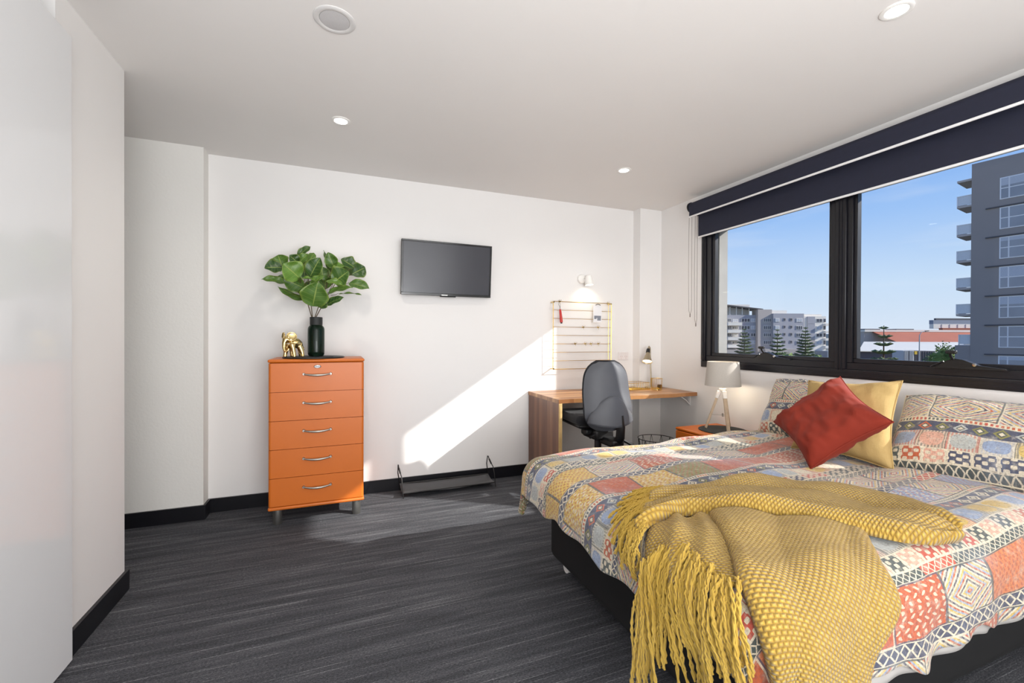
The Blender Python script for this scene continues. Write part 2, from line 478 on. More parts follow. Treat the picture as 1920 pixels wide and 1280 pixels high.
    sp_ = n.noise(vec, 120, 3, .7)
    col = n.mix(mxx((sp_ - .52) * 4.5, 0) * .8, col, (74, 64, 66))
    col = n.mix((d2 + d3 - .8) * .8, col, (112, 98, 88))
    wr = n.noise(vec, 9, 4, .6); wr2 = n.noise(vec, 1, 4, .6, (14, 5, 1))
    n.bump(wr * 1.6 + wr2 * 1.4 + (d2 + d3) * .06, .55, .012)
    n.out(col, .82); n.b.inputs['Sheen Weight'].default_value = .3; return n.mat
KILIM = m_kilim('patchwork_print_cotton', 1.12); KILIM2 = m_kilim('patchwork_print_pillow', 1.0, 0.0)

# ------------------------------------------------------------------ room shell
XW, YB, HC = 2.914, 3.532, 2.446
YR = -2.8
SKH = .094
def wallbox(name, boxes, mat=WALL):
    m = MB()
    for a, b in boxes: m.box(a, b)
    o = m.build(name, mat); o['kind'] = 'structure'; return o
wallbox('floor', [((-2.6, YR - .1, -.12), (3.08, YB + .2, 0))], CARPET)
wallbox('ceiling', [((-2.6, YR - .1, HC), (3.08, YB + .2, HC + .2))], CEIL)
wallbox('wall_back', [((-.837, YB, 0), (XW + .15, YB + .15, HC))])
wallbox('wall_pillar_left', [((-2.6, 3.417, 0), (-.837, YB + .15, HC))], PILL)
wallbox('wall_pillar_right', [((2.662, 3.428, 0), (XW, YB, HC))])
wallbox('wall_rear', [((-2.6, YR - .1, 0), (3.08, YR, HC))])
wallbox('wall_hall', [((-2.6, 2.0, 0), (-2.5, 3.417, HC)), ((-2.5, 2.46, 0), (-1.065, 2.58, HC))])
wallbox('wall_left', [((-1.065, 2.047, 0), (-.945, 2.58, HC))])
# closet behind the sliding door
wallbox('wall_closet', [((-1.75, YR, 0), (-1.65, 2.46, HC)), ((-1.65, 2.047, 0), (-1.065, 2.07, HC))], DARKHOLE)
# window wall around the opening
WY0, WY1, WZ0, WZ1 = .64, 2.912, .962, 2.215
wallbox('wall_right', [((XW, YR, 0), (2.99, WY0, HC)), ((XW, WY1, 0), (2.99, YB, HC)), ((XW, WY0, 0), (2.99, WY1, WZ0)), ((XW, WY0, WZ1), (2.99, WY1, HC))])
CONC = plain('outer_concrete', (150, 148, 144), .8, .06, 6, .3)
wallbox('wall_outer', [((2.992, YR, -3), (3.085, .63, 4)), ((2.992, 2.80, -3), (3.085, YB + .2, 4)), ((2.992, .63, -3), (3.085, 2.80, .93)), ((2.992, .63, 2.13), (3.085, 2.80, 4))], CONC)
# skirting
def skirt(name, boxes):
    m = MB()
    for a, b in boxes: m.box(a, b)
    o = m.build(name, BLACK_TRIM); o['kind'] = 'structure'
T = .014
skirt('baseboard_back', [((-.837 + T, YB - T, 0), (2.662, YB, SKH))])
skirt('baseboard_pillar', [((-2.5, 3.417 - T, 0), (-.837 + T, 3.417, SKH)), ((-.837, 3.417, 0), (-.837 + T, YB, SKH))])
skirt('baseboard_column', [((2.662 - T, 3.428 - T, 0), (XW - T, 3.428, SKH)), ((2.662 - T, 3.428, 0), (2.662, YB - T, SKH))])
skirt('baseboard_right', [((XW - T, YR, 0), (XW, 3.428, SKH))])
skirt('baseboard_left', [((-.945, 2.08, 0), (-.945 + T, 2.58 + T, SKH)), ((-1.065, 2.58, 0), (-.945, 2.58 + T, SKH))])

# ------------------------------------------------------------------ wardrobe sliding door
wd = thing('wardrobe', 'tall gloss white sliding wardrobe door beside the black skirting', 'wardrobe', (-.93, 0, 0))
MB().rbox((-.944, -2.75, .012), (-.912, 2.076, 2.292), .002, 1).build('door', GLOSSW, wd)
MB().box((-.99, -2.75, 0), (-.94, 2.046, .010)).build('floor_track', WHITE_AL, wd)

# ------------------------------------------------------------------ window
win = struct('window_1', (2.95, 1.78, WZ0))
m = MB()
GY = ((1.868, 2.787), (.775, 1.702))
GZ0, GZ1 = 1.085, 2.10
# outer frame as one welded profile: rails and jambs
for a, b in [((2.905, WY0, WZ0), (2.985, WY1, WZ0 + .055)), ((2.905, WY0, WZ1 - .05), (2.985, WY1, WZ1)), ((2.905, WY1 - .045, WZ0 + .055), (2.985, WY1, WZ1 - .05)),
             ((2.905, WY0, WZ0 + .055), (2.985, WY0 + .045, WZ1 - .05)), ((2.905, 1.752, WZ0 + .055), (2.985, 1.816, WZ1 - .05))]:
    m.rbox(a, b, .003, 1)
fo = m.build('window_frame', BLACK_ALU, win)
m = MB()
for a, b in [((2.900, WY0 + .02, WZ0 + .012), (2.906, WY1 - .02, WZ0 + .018)), ((2.900, WY0 + .02, WZ0 + .036), (2.906, WY1 - .02, WZ0 + .04)),
             ((2.900, 1.774, WZ0 + .05), (2.906, 1.778, WZ1 - .05)), ((2.900, 1.792, WZ0 + .05), (2.906, 1.796, WZ1 - .05)), ((2.900, WY1 - .03, WZ0 + .05), (2.906, WY1 - .026, WZ1 - .05))]:
    m.box(a, b)
m.build('frame_ridge', BLACK_ALU, win)
for gi, (g0, g1) in enumerate(GY):
    sa, sb = (1.816, WY1 - .045) if gi == 0 else (WY0 + .045, 1.752)
    z0, z1 = WZ0 + .055, WZ1 - .05
    m = MB()
    for x0, x1, i0, i1 in ((2.918, 2.972, 0, .62), (2.930, 2.968, .62, 1)):
        def L(a, b, t): return a + (b - a) * t
        A = (L(sa, g0, i0), L(sb, g1, i0), L(z0, GZ0, i0), L(z1, GZ1, i0)); B = (L(sa, g0, i1), L(sb, g1, i1), L(z0, GZ0, i1), L(z1, GZ1, i1))
        m.rbox((x0, A[0], A[2]), (x1, A[1], B[2]), .002, 1); m.rbox((x0, A[0], B[3]), (x1, A[1], A[3]), .002, 1)
        m.rbox((x0, A[0], B[2]), (x1, B[0], B[3]), .002, 1); m.rbox((x0, B[1], B[2]), (x1, A[1], B[3]), .002, 1)
    sash = m.build('sash', BLACK_ALU, win)
    MB().box((2.949, g0 - .004, GZ0 - .004), (2.953, g1 + .004, GZ1 + .004)).build('pane', GLASS, sash)
    # chain winder
    cy = 2.26 if gi == 0 else 1.20
    wz = GZ0 - .028
    m = MB()
    prof = [(-.16, 0), (-.15, .008), (-.06, .018), (.0, .045), (.03, .05), (.06, .04), (.10, .008), (.12, 0)]
    m.prism([(cy - (-p[0]) * -1 if False else cy + p[0], wz + p[1]) for p in prof], 2.893, 2.929, 'x')
    m.build('winder_body', BLACK_PL, sash)
    m = MB(); m.tube([(2.888, cy + .035, wz + .045), (2.872, cy + .037, wz + .062), (2.860, cy + .035, wz + .078)], .006, 8); m.rbox((2.846, cy + .005, wz + .074), (2.864, cy + .05, wz + .092), .005, 2)
    m.build('winder_handle', BLACK_PL, sash)
    m = MB(); m.lathe([(.0, 0), (.008, .0), (.008, .004), (0, .005)], (2.893, cy - .045, wz + .022), 14, Matrix.Rotation(-PI / 2, 4, 'Y')); m.build('winder_lock', CHROME, sash)
    m = MB(); m.tube([(2.900, cy - .155, wz + .004), (2.900, cy - .07, wz + .012)], .004, 6); m.tube([(2.896, cy + .075, wz + .034), (2.9, cy + .13, wz + .004)], .004, 6)
    m.build('winder_arm', BLACK_ALU, sash)

# ------------------------------------------------------------------ roller blinds
def blind(label, x, zt, r, y1, y0, drop_x, zb, bracket):
    b = thing('roller_blind', label, 'blind', (x, y1, zt), 'roller blinds over the window')
    m = MB(); m.tube([(x, y0, zt), (x, y1, zt)], r, 24); m.build('roller', BLIND, b)
    m = MB(); m.tube([(x, y1, zt), (x, y1 + .012, zt)], r + .006, 24)
    m.rbox((x - .01, y1 + .010, zt - .03), (2.912, y1 + .016, zt + .035), .002, 1); m.build('bracket', BLACK_PL, b)
    m = MB(); m.lathe([(.010, 0), (.016, 0), (.016, .006), (.010, .006)], (x, y1 + .012, zt), 20, Matrix.Rotation(-PI / 2, 4, 'X')); m.build('end_ring', CHROME, b)
    fab = MB(); zs = [zt, zt - .02, zb + .01]
    yy = np.linspace(y0, y1 - .02, 24)
    P = [[(drop_x - .0015, y, z) for z in np.linspace(zt, zb + .012, 12)] for y in yy]; P2 = [[(drop_x + .0015, y, z) for z in np.linspace(zt, zb + .012, 12)] for y in yy]
    fab.box((drop_x - .0012, y0, zb + .012), (drop_x + .0012, y1 - .012, zt)); fab.build('fabric', BLIND, b)
    MB().rbox((drop_x - .006, y0, zb), (drop_x + .006, y1 - .010, zb + .014), .004, 2).build('bottom_rail', WHITE_AL, b)
    return b
blind('front black roller blind rolled nearly up with white bottom rail', 2.845, 2.345, .038, 2.965, -.1, 2.808, 2.247, 0)
blind('rear navy roller blind hanging lower against the window', 2.893, 2.300, .018, 2.93, -.1, 2.876, 2.072, 0)
# bead chains, one loop per blind
def chain(label, x, ya, yb, zt, zb):
    m = MB(); pts = []
    for i in range(14): pts.append((x, ya + .006 * math.sin(i / 13 * PI), zt + (zb + .03 - zt) * i / 13))
    mid = [(x, ya + (yb - ya) * q, zb + .03 - .03 * math.sin(q * PI)) for q in (.25, .5, .75)]
    m.tube(pts + mid + [(x, yb, zb + .03), (x, yb, zt)], .0016, 5)
    m.rbox((x - .004, (ya + yb) / 2 - .004, zb - .03), (x + .004, (ya + yb) / 2 + .004, zb), .002, 1)
    t = m.build('blind_chain', plain('bead_chain', (120, 110, 105), .4), origin=(x, ya, zt)); tag(t, label, 'cord', 'bead chains of the roller blinds')
chain('bead chain of the front blind, hanging farther from the window frame', 2.83, 2.975, 2.945, 2.33, 1.42)
chain('bead chain of the rear blind, hanging closest to the window frame', 2.885, 2.962, 2.938, 2.29, 1.34)

# ------------------------------------------------------------------ ceiling fittings
def downlight(x, y, label):
    d = thing('downlight', label, 'light', (x, y, HC), 'recessed ceiling downlights')
    m = MB(); m.lathe([(.036, -.004), (.046, -.006), (.052, -.003), (.052, 0), (.036, 0)], (x, y, HC), 28, close=True); m.build('rim', WHITE_PL, d)
    m = MB(); m.lathe([(0.0, -.003), (.036, -.003), (.036, -.001), (0, -.001)], (x, y, HC), 24); m.build('lens', LED, d)
    l = bpy.data.lights.new('downlight_beam', 'SPOT'); l.energy = 15; l.spot_size = 2.6; l.spot_blend = .8; l.shadow_soft_size = .04; l.color = (1, .93, .83)
    o = bpy.data.objects.new('downlight_beam', l); COL.objects.link(o); o.parent = d; o.location = (0, 0, -.02)
downlight(0.002, 2.70, 'round white downlight above the orange chest of drawers')
downlight(1.95, 2.703, 'round white downlight nearest the desk corner')
downlight(1.957, 1.009, 'round white downlight above the bed near the blinds')
sp = thing('ceiling_speaker', 'round white speaker grille flush in the ceiling', 'speaker', (-.022, 1.856, HC))
MB().lathe([(.056, -.003), (.060, -.005), (.074, -.005), (.078, -.002), (.078, 0), (.056, 0)], (-.022, 1.856, HC), 40, close=True).build('rim', plain('speaker_rim', (214, 212, 210), .6), sp)
MB().lathe([(0, -.006), (.03, -.0055), (.055, -.003), (.055, 0), (0, 0)], (-.022, 1.856, HC), 36).build('grille', plain('speaker_mesh', (200, 198, 198), .8, .12, 900, .6, .002, 900), sp)

# ------------------------------------------------------------------ television
def frameM(c, xdir, ydir, zdir):
    M_ = Matrix.Identity(4)
    for i in range(3): M_[i][0] = xdir[i]; M_[i][1] = ydir[i]; M_[i][2] = zdir[i]; M_[i][3] = c[i]
    return M_
tilt = math.radians(5); tw, th = .738, .428
tvx = Vector((1, .015, 0)).normalized(); tvz = Vector((0, -math.sin(tilt), math.cos(tilt))); tvy = tvz.cross(tvx)
tvc = Vector((.808, 3.462, 1.752)); TM = frameM(tvc, tvx, tvy, tvz)
tv = thing('television', 'flat black television mounted on the white back wall', 'television', tvc)
def tvb(a, b, r=.003, n=1): return MB().rbox(a, b, r, n, TM)
tvb((-tw / 2, 0, -th / 2), (tw / 2, .03, th / 2), .004, 2).build('housing', BLACK_PL, tv)
m = MB()
for a, b in [((-tw / 2, -.006, -th / 2), (tw / 2, .0, -th / 2 + .02)), ((-tw / 2, -.006, th / 2 - .014), (tw / 2, 0, th / 2)), ((-tw / 2, -.006, -th / 2 + .02), (-tw / 2 + .014, 0, th / 2 - .014)), ((tw / 2 - .014, -.006, -th / 2 + .02), (tw / 2, 0, th / 2 - .014))]: m.rbox(a, b, .002, 1, TM)
m.build('bezel', plain('gloss_black_bezel', (8, 8, 10), .15), tv)
tvb((-tw / 2 + .012, -.002, -th / 2 + .018), (tw / 2 - .012, .001, th / 2 - .012), .001).build('screen', plain('dark_screen', (44, 45, 54), .22, .02), tv)
tvb((-.05, -.007, -th / 2 + .003), (.0, -.005, -th / 2 + .010), .001).build('maker_badge', CHROME, tv)
tvb((-.06, -.004, -th / 2 - .008), (.07, .012, -th / 2), .003).build('control_strip', BLACK_PL, tv)
MB().rbox((.70, 3.49, 1.66), (.92, 3.531, 1.86), .004, 1).build('wall_bracket', BLACK_PL, tv)

# ------------------------------------------------------------------ chest of drawers
CX0, CX1, CYF, CYB = -.421, .151, 3.118, 3.50
ch = thing('chest_of_drawers', 'orange lacquered chest with five drawers on steel legs', 'chest of drawers', ((CX0 + CX1) / 2, 3.31, 0))
m = MB()
m.rbox((CX0 + .002, CYF + .018, .105), (CX1 - .002, CYB, 1.04), .012, 3)
m.build('carcass', ORANGE, ch)
MB().rbox((CX0 - .004, CYF - .006, 1.038), (CX1 + .004, CYB, 1.060), .011, 4).build('top', ORANGE, ch)
MB().rbox((CX0 - .003, CYF - .005, .098), (CX1 + .003, CYB, .120), .010, 4).build('plinth', ORANGE, ch)
zs = [.1225, .302, .484, .666, .850, 1.0355]
for i in range(5):
    z0, z1 = zs[i] + .0015, zs[i + 1] - .0015
    m = MB()
    # drawer front with rounded vertical corners
    pts = []; r = .016
    for cx, sgn in ((CX0 + r, -1), (CX1 - r, 1)):
        arc = [(cx + sgn * r * math.sin(q), CYF + r - r * math.cos(q)) for q in np.linspace(0, PI / 2, 6)]
        pts += arc[::-1] if sgn < 0 else arc
    pts += [(CX1, CYF + .03), (CX0, CYF + .03)]
    m.prism(pts, z0, z1)
    dr = m.build('drawer', ORANGE, ch)
    hz = (.233, .417, .598, .779, .963)[i]; hx = -.137
    m = MB()
    pts = []
    for q in np.linspace(-1, 1, 15):
        pts.append((hx + q * .080, CYF - .030 + .016 * q * q, hz - .012 * (1 - q * q) * .6))
    m.tube(pts, [.0045 + .0035 * (1 - abs(q)) ** .7 for q in np.linspace(-1, 1, 15)], 10)
    for sx_ in (-1, 1):
        m.tube([(hx + sx_ * .080, CYF + .001, hz), (hx + sx_ * .080, CYF - .006, hz), (hx + sx_ * .080, CYF - .018, hz)], [.010, .0085, .007], 12)
    m.build('handle', STEEL, dr)
    if i == 4:
        m = MB(); RX = Matrix.Rotation(PI / 2, 4, 'X')
        M_ = Matrix.Translation((-.1365, CYF - .001, 1.011)) @ Matrix.Diagonal((1, 1, .50, 1)) @ RX
        m.lathe([(.0, .004), (.018, .0038), (.020, .005), (.0225, .003), (.0225, 0)], (0, 0, 0), 32, M_); m.build('badge', CHROME, dr)
        m = MB(); M2 = Matrix.Translation((-.1365, CYF - .006, 1.011)) @ Matrix.Diagonal((1, 1, .50, 1)) @ RX
        m.lathe([(0, .0), (.0175, .0), (.0175, -.002), (0, -.002)], (0, 0, 0), 32, M2); m.build('badge_plate', WHITE_PL, dr)
        tx = bpy.data.curves.new('badge_lettering', 'FONT'); tx.body = 'Malibu'; tx.size = .0125; tx.align_x = 'CENTER'; tx.align_y = 'CENTER'; tx.extrude = .0004; tx.shear = .3
        to = bpy.data.objects.new('tmp_text', tx); COL.objects.link(to); bpy.context.view_layer.update()
        me = bpy.data.meshes.new_from_object(to.evaluated_get(bpy.context.evaluated_depsgraph_get())); bpy.data.objects.remove(to)
        me.transform(Matrix.Translation((-.1365, CYF - .0072, 1.011)) @ RX); me.materials.clear(); me.materials.append(BLUE_INK)
        lo = bpy.data.objects.new('badge_lettering', me); COL.objects.link(lo); lo.parent = dr; lo.location = -parent_loc(dr)
for x, y in ((CX0 + .048, CYF + .045), (CX1 - .045, CYF + .045), (CX0 + .048, CYB - .05), (CX1 - .045, CYB - .05)):
    MB().lathe([(.025, 0), (.027, .003), (.027, .099), (.02, .099)], (x, y, 0), 24).build('leg', STEEL, ch)

# placemat, vase with fiddle leaf, elephant on the chest
TZ = 1.060
mt = MB(); mt.lathe([(0, 0), (.190, 0), (.195, .003), (.195, .008), (.191, .010), (0, .010)], (-.166, 3.295, TZ), 56)
for k in range(9):
    a = -1.35 + k * .06; mt.tube([(-.166 + .165 * math.cos(a), 3.295 + .165 * math.sin(a), TZ + .0115), (-.166 + .192 * math.cos(a), 3.295 + .192 * math.sin(a), TZ + .0105)], .003, 6)
tag(mt.build('placemat', SLATE, origin=(-.158, 3.295, TZ)), 'round black placemat under the green vase on the chest', 'placemat')
VX, VY, VZ = -.155, 3.33, TZ + .010
vs_ = thing('vase', 'dark green glass bottle vase with black collar on the orange chest', 'vase', (VX, VY, VZ))
pr = [(0, .002), (.040, 0), (.046, .003), (.053, .014), (.0545, .03), (.0545, .185), (.052, .20), (.041, .214), (.039, .220), (.0365, .220), (.050, .197), (.0525, .183), (.0525, .032), (.045, .012), (0, .010)]
MB().lathe(pr, (VX, VY, VZ), 40).build('body', GGLASS, vs_)
MB().lathe([(.0385, .216), (.041, .218), (.041, .27), (.038, .272), (.036, .27), (.0355, .218)], (VX, VY, VZ), 36, close=True).build('collar', plain('matte_black_collar', (34, 36, 36), .6), vs_)

pl = thing('fiddle_leaf_plant', 'fiddle-leaf fig branches with big glossy leaves in the green vase', 'plant', (VX, VY, VZ + .27))
FP = FPX
def ray_at_y(u, v, y):
    d = fw + rt * ((u - 960) / FP) - up * ((v - CY) / FP); k = y / d.y; return Vector((0, 0, 1.2)) + d * k
def cpx(x, y): return (460 + x / 4.922, 440 + y / 4.922)
def leaf(base, tip, wid, yb, yt, face, bend=.12, name='leaf'):
    """base, tip in photo detail coordinates measured once; becomes a curved blade with its own depth and size"""
    b = ray_at_y(*cpx(*base), yb); t = ray_at_y(*cpx(*tip), yt); ax = (t - b); L = ax.length; ax.normalize()
    w = wid / 4.922 / FP * 3.15 * 1.28
    n_ = Vector(face); n_ = (n_ - ax * n_.dot(ax)).normalized(); sd = ax.cross(n_)
    N, K = 24, 11; P = []; 
    for i in range(N):
        q = (1 - math.cos(PI * i / (N - 1))) / 2
        prof = math.sin(PI * min(1, q ** .86)) ** .72 * (1 - .10 * math.exp(-((q - .30) / .12) ** 2)) if 0 < q < 1 else .03
        row = []
        for j in range(K):
            s_ = j / (K - 1) * 2 - 1
            rf = .005 * math.sin(q * 13 + s_ * 2 + wid) * abs(s_)
            p = b + ax * (q * L) + sd * (s_ * w / 2 * prof) + n_ * (-bend * L * (q - .5) ** 2 * 1.6 + .35 * w * prof * s_ * s_ * .5 + rf)
            row.append(tuple(p))
        P.append(row)
    m_ = MB(); m_.grid(P); m_.recalc = False; o = m_.build(name, LEAF, pl, origin=b)
    uv = o.data.uv_layers.new(name='UVMap'); 
    for lp in o.data.loops:
        i, j = divmod(lp.vertex_index, K); uv.data[lp.index].uv = (j / (K - 1), (1 - math.cos(PI * i / (N - 1))) / 2)
    sm = o.modifiers.new('thickness', 'SOLIDIFY'); sm.thickness = .0008
    return o
FC = (-.15, -1, .25)
LV = [ # base, tip, width, ybase, ytip, facing
 ((505, 402), (352, 268), 165, 3.22, 3.17, (-.1, -1, .35)), ((485, 395), (645, 412), 48, 3.20, 3.17, (0, -.4, 1)),
 ((385, 445), (153, 402), 84, 3.26, 3.22, (.0, -.7, .8)), ((340, 300), (178, 302), 112, 3.30, 3.26, (.1, -.8, .4)),
 ((340, 290), (300, 185), 120, 3.33, 3.34, (-.1, -1, .2)), ((575, 610), (300, 488), 62, 3.24, 3.15, (.1, -.5, -.8)),
 ((540, 490), (352, 405), 120, 3.27, 3.23, (0, -1, -.1)), ((592, 392), (690, 212), 125, 3.24, 3.20, (-.25, -1, .1)),
 ((490, 262), (408, 190), 84, 3.30, 3.26, (-.1, -1, .3)), ((490, 262), (578, 175), 70, 3.31, 3.30, (.1, -1, .5)),
 ((548, 395), (540, 215), 120, 3.35, 3.38, (0, -1, 0)), ((585, 250), (636, 166), 58, 3.36, 3.40, (.3, -1, 0)),
 ((480, 200), (600, 104), 62, 3.32, 3.34, (-.2, -1, .5)), ((620, 662), (668, 440), 185, 3.19, 3.13, (0, -1, .1)),
 ((765, 320), (728, 140), 48, 3.36, 3.38, (.8, -.7, 0)), ((822, 312), (762, 162), 92, 3.33, 3.30, (-.2, -1, .3)),
 ((800, 312), (908, 284), 72, 3.30, 3.26, (0, -.8, .7)), ((1010, 300), (885, 222), 112, 3.32, 3.33, (.2, -1, .5)),
 ((985, 362), (1108, 300), 122, 3.33, 3.36, (.3, -1, .2)), ((815, 440), (950, 335), 160, 3.22, 3.17, (0, -1, .4)),
 ((745, 425), (895, 458), 80, 3.20, 3.16, (0, -.6, .8)), ((955, 440), (1143, 492), 94, 3.25, 3.20, (.2, -.9, .5)),
 ((760, 530), (990, 478), 64, 3.22, 3.18, (0, -.7, .7)), ((860, 540), (1072, 546), 36, 3.27, 3.24, (0, -.3, 1)),
 ((740, 645), (905, 574), 62, 3.22, 3.16, (0, -.9, .5)), ((715, 420), (705, 290), 110, 3.34, 3.36, (.2, -1, 0)),
 ((735, 500), (745, 350), 105, 3.36, 3.40, (.1, -1, 0)), ((700, 680), (725, 600), 70, 3.21, 3.18, (0, -1, 0)),
 ((850, 400), (770, 300), 110, 3.36, 3.38, (0, -1, .1)), ((900, 360), (990, 300), 110, 3.37, 3.42, (0, -1, .1)),
 ((600, 560), (640, 420), 120, 3.32, 3.33, (0, -1, 0)), ((575, 560), (500, 440), 90, 3.32, 3.30, (0, -1, 0)), ((590, 470), (720, 372), 60, 3.2, 3.15, (0, -.8, .5)), ((420, 440), (300, 380), 70, 3.28, 3.3, (0, -.8, .5)),
]
for k, q in enumerate(LV): leaf(*q)
for top, my in (((500, 400), 3.26), ((560, 240), 3.31), ((760, 440), 3.30), ((850, 420), 3.26)):
    m = MB(); a = Vector((VX + (-.012 if top[0] < 650 else .012), VY, VZ + .03)); t = ray_at_y(*cpx(*top), my)
    mid = ray_at_y(*cpx(630 + (top[0] - 650) * .12, 757), VY)
    pts = [a, a.lerp(mid, .5), mid, mid.lerp(t, .5) + Vector((0, 0, .01)), t]
    m.tube(pts, [.0035, .0035, .0032, .003, .002], 7); m.build('stem', STEM, pl)
# stalks joining leaves to the stems
m = MB()
for k, q in enumerate(LV):
    b = ray_at_y(*cpx(*q[0]), q[3]); hub = ray_at_y(*cpx(560 + (q[0][0] - 650) * .25 if q[0][0] < 680 else 760 + (q[0][0] - 760) * .3, min(q[0][1] + 70, 560)), 3.29)
    m.tube([hub, hub.lerp(b, .6) + Vector((0, 0, -.004)), b], [.0022, .0018, .0012], 5)
m.build('stalk', STEM, pl)

def elephant():
    ex, ey, ez = -.290, 3.215, TZ + .0112
    m = MB()
    def T_(pts, rs): m.tube([(ex + a, ey + b, ez + c) for a, b, c in pts], rs, 14)
    # body arching back to the hind legs
    T_([(-.018, .0, .098), (.0, .004, .096), (.018, .010, .092), (.034, .016, .078), (.046, .018, .062)], [.022, .031, .033, .029, .018])
    T_([(-.034, -.010, .085), (-.038, -.012, .05), (-.044, -.014, .018), (-.046, -.016, .001)], [.020, .015, .012, .013])
    T_([(-.004, -.016, .085), (.004, -.018, .05), (.009, -.019, .02), (.011, -.02, .001)], [.019, .014, .011, .012])
    T_([(.040, .006, .070), (.052, .004, .04), (.058, .002, .018), (.060, .0, .001)], [.020, .015, .011, .012])
    T_([(.034, .034, .070), (.040, .038, .04), (.044, .04, .001)], [.018, .014, .012])
    T_([(-.016, .014, .085), (-.010, .020, .04), (-.006, .022, .001)], [.018, .013, .012])
    # head and trunk
    T_([(-.016, -.006, .110), (-.030, -.014, .116), (-.042, -.020, .110), (-.048, -.026, .090), (-.050, -.032, .066), (-.046, -.038, .044), (-.034, -.042, .036), (-.024, -.044, .044), (-.018, -.044, .058)],
       [.020, .025, .022, .015, .0115, .009, .0075, .006, .005])
    # ears
    for (cx, cy, cz), (nx, ny, nz), r, l in (((-.006, -.024, .134), (.15, -.95, .2), .033, .95), ((-.052, -.006, .140), (-.8, -.5, .1), .019, 1.2)):
        nn = Vector((nx, ny, nz)).normalized(); Q = nn.to_track_quat('Z', 'Y').to_matrix().to_4x4()
        m.lathe([(0, -.004), (r * .7, -.002), (r, .004), (r * .98, .008), (r * .6, .003), (0, .001)], (ex + cx, ey + cy, ez + cz), 24, Q @ Matrix.Diagonal((1, l, 1, 1)))
    # tusks, tail
    T_([(-.034, -.028, .088), (-.044, -.036, .074), (-.040, -.040, .066)], [.005, .004, .002])
    T_([(.052, .02, .075), (.064, .02, .06), (.066, .02, .044)], [.004, .003, .003])
    o = m.build('elephant_figurine', GOLD, origin=(ex, ey, ez))
    r = o.modifiers.new('fuse', 'REMESH'); r.mode = 'VOXEL'; r.voxel_size = .0022; r.use_smooth_shade = True
    s = o.modifiers.new('soft', 'SMOOTH'); s.factor = .5; s.iterations = 5
    tag(o, 'small polished gold elephant figurine standing beside the vase', 'figurine')
elephant()

# ------------------------------------------------------------------ desk
dk = thing('desk', 'waterfall wooden desk with one side panel along the back wall', 'desk', (2.2, 3.2, 0))
DX0, DX1, DY0, DY1, DZ = 1.547, 2.911, 2.945, 3.527, .734
m = MB()
edge = []
for i in range(29):
    x = DX0 + (DX1 - DX0) * i / 28
    edge.append((x, DY0 + .008 * math.sin(x * 9) + .005 * math.sin(x * 23 + 1) + .012 * max(0, (x - 2.2))))
poly = edge + [(DX1, 3.426), (2.660, 3.426), (2.660, DY1), (DX0, DY1)]
m.prism(poly, DZ - .030, DZ); o = m.build('desktop', [WOODTOP, WOODEDGE], dk)
for p in o.data.polygons:
    if abs(p.normal.z) < .5 and p.normal.y < -.5 and p.center.x + 2.2 < 2.52: p.material_index = 1
m = MB(); m.box((DX0, DY0 + .004, 0), (DX0 + .030, DY1 - .014, DZ - .030)); o = m.build('side_panel', [WOODSIDE, WOODEDGE], dk)
for p in o.data.polygons:
    if p.normal.y < -.5: p.material_index = 1
m = MB(); m.prism([(2.78, 2.99), (2.91, 2.99), (2.91, 3.0), (2.905, 3.0), (2.785, 2.995)], .66, .704); 
m = MB(); m.rbox((2.80, 3.03, .698), (2.908, 3.055, .7035), .001, 1); m.rbox((2.903, 3.03, .61), (2.909, 3.055, .70), .001, 1); m.tube([(2.903, 3.042, .62), (2.87, 3.042, .655), (2.80, 3.042, .695)], .004, 6)
m.build('bracket', WHITE_AL, dk)

# desk lamp
lx, ly = 2.735, 3.345
dl = thing('desk_lamp', 'nickel desk lamp with lit cone shade on the desk corner', 'lamp', (lx, ly, DZ))
MB().lathe([(0, 0), (.055, 0), (.055, .012), (.05, .016), (0, .016)], (lx, ly, DZ), 32).build('base', NICKEL, dl)
pts = [(lx, ly, DZ + .015), (lx - .006, ly, DZ + .15), (lx - .014, ly, DZ + .30), (lx - .018, ly - .002, DZ + .36), (lx - .024, ly - .005, DZ + .385), (lx - .038, ly - .012, DZ + .395), (lx - .052, ly - .02, DZ + .385), (lx - .058, ly - .024, DZ + .368)]
MB().tube(pts, .007, 12).build('stem', NICKEL, dl)
Q = Vector((-.36, -.34, -.86)).normalized().to_track_quat('Z', 'Y').to_matrix().to_4x4()
sc = Vector((lx - .060, ly - .027, DZ + .362))
MB().lathe([(.013, -.012), (.017, .0), (.020, .03), (.018, .03), (.014, .0)], sc, 24, Q, close=True).build('socket', BLACK_PL, dl)
MB().lathe([(.016, .028), (.022, .05), (.046, .125), (.0445, .125), (.020, .05), (.014, .028)], sc, 32, Q, close=True).build('shade', plain('nickel_shade', (170, 156, 132), .34, .03, Metallic=.85), dl)
MB().lathe([(0, .112), (.040, .112), (.040, .110), (0, .108)], sc, 24, Q).build('bulb', BULB, dl)
l = bpy.data.lights.new('desk_lamp_glow', 'SPOT'); l.energy = 2.2; l.spot_size = 1.9; l.shadow_soft_size = .03; l.color = (1, .86, .66)
o = bpy.data.objects.new('desk_lamp_glow', l); COL.objects.link(o); o.parent = dl; gp = sc + Vector((-.36, -.34, -.86)).normalized() * .135; o.location = gp - Vector((lx, ly, DZ)); o.rotation_euler = Vector((-.36, -.34, -.86)).to_track_quat('-Z', 'Y').to_euler()

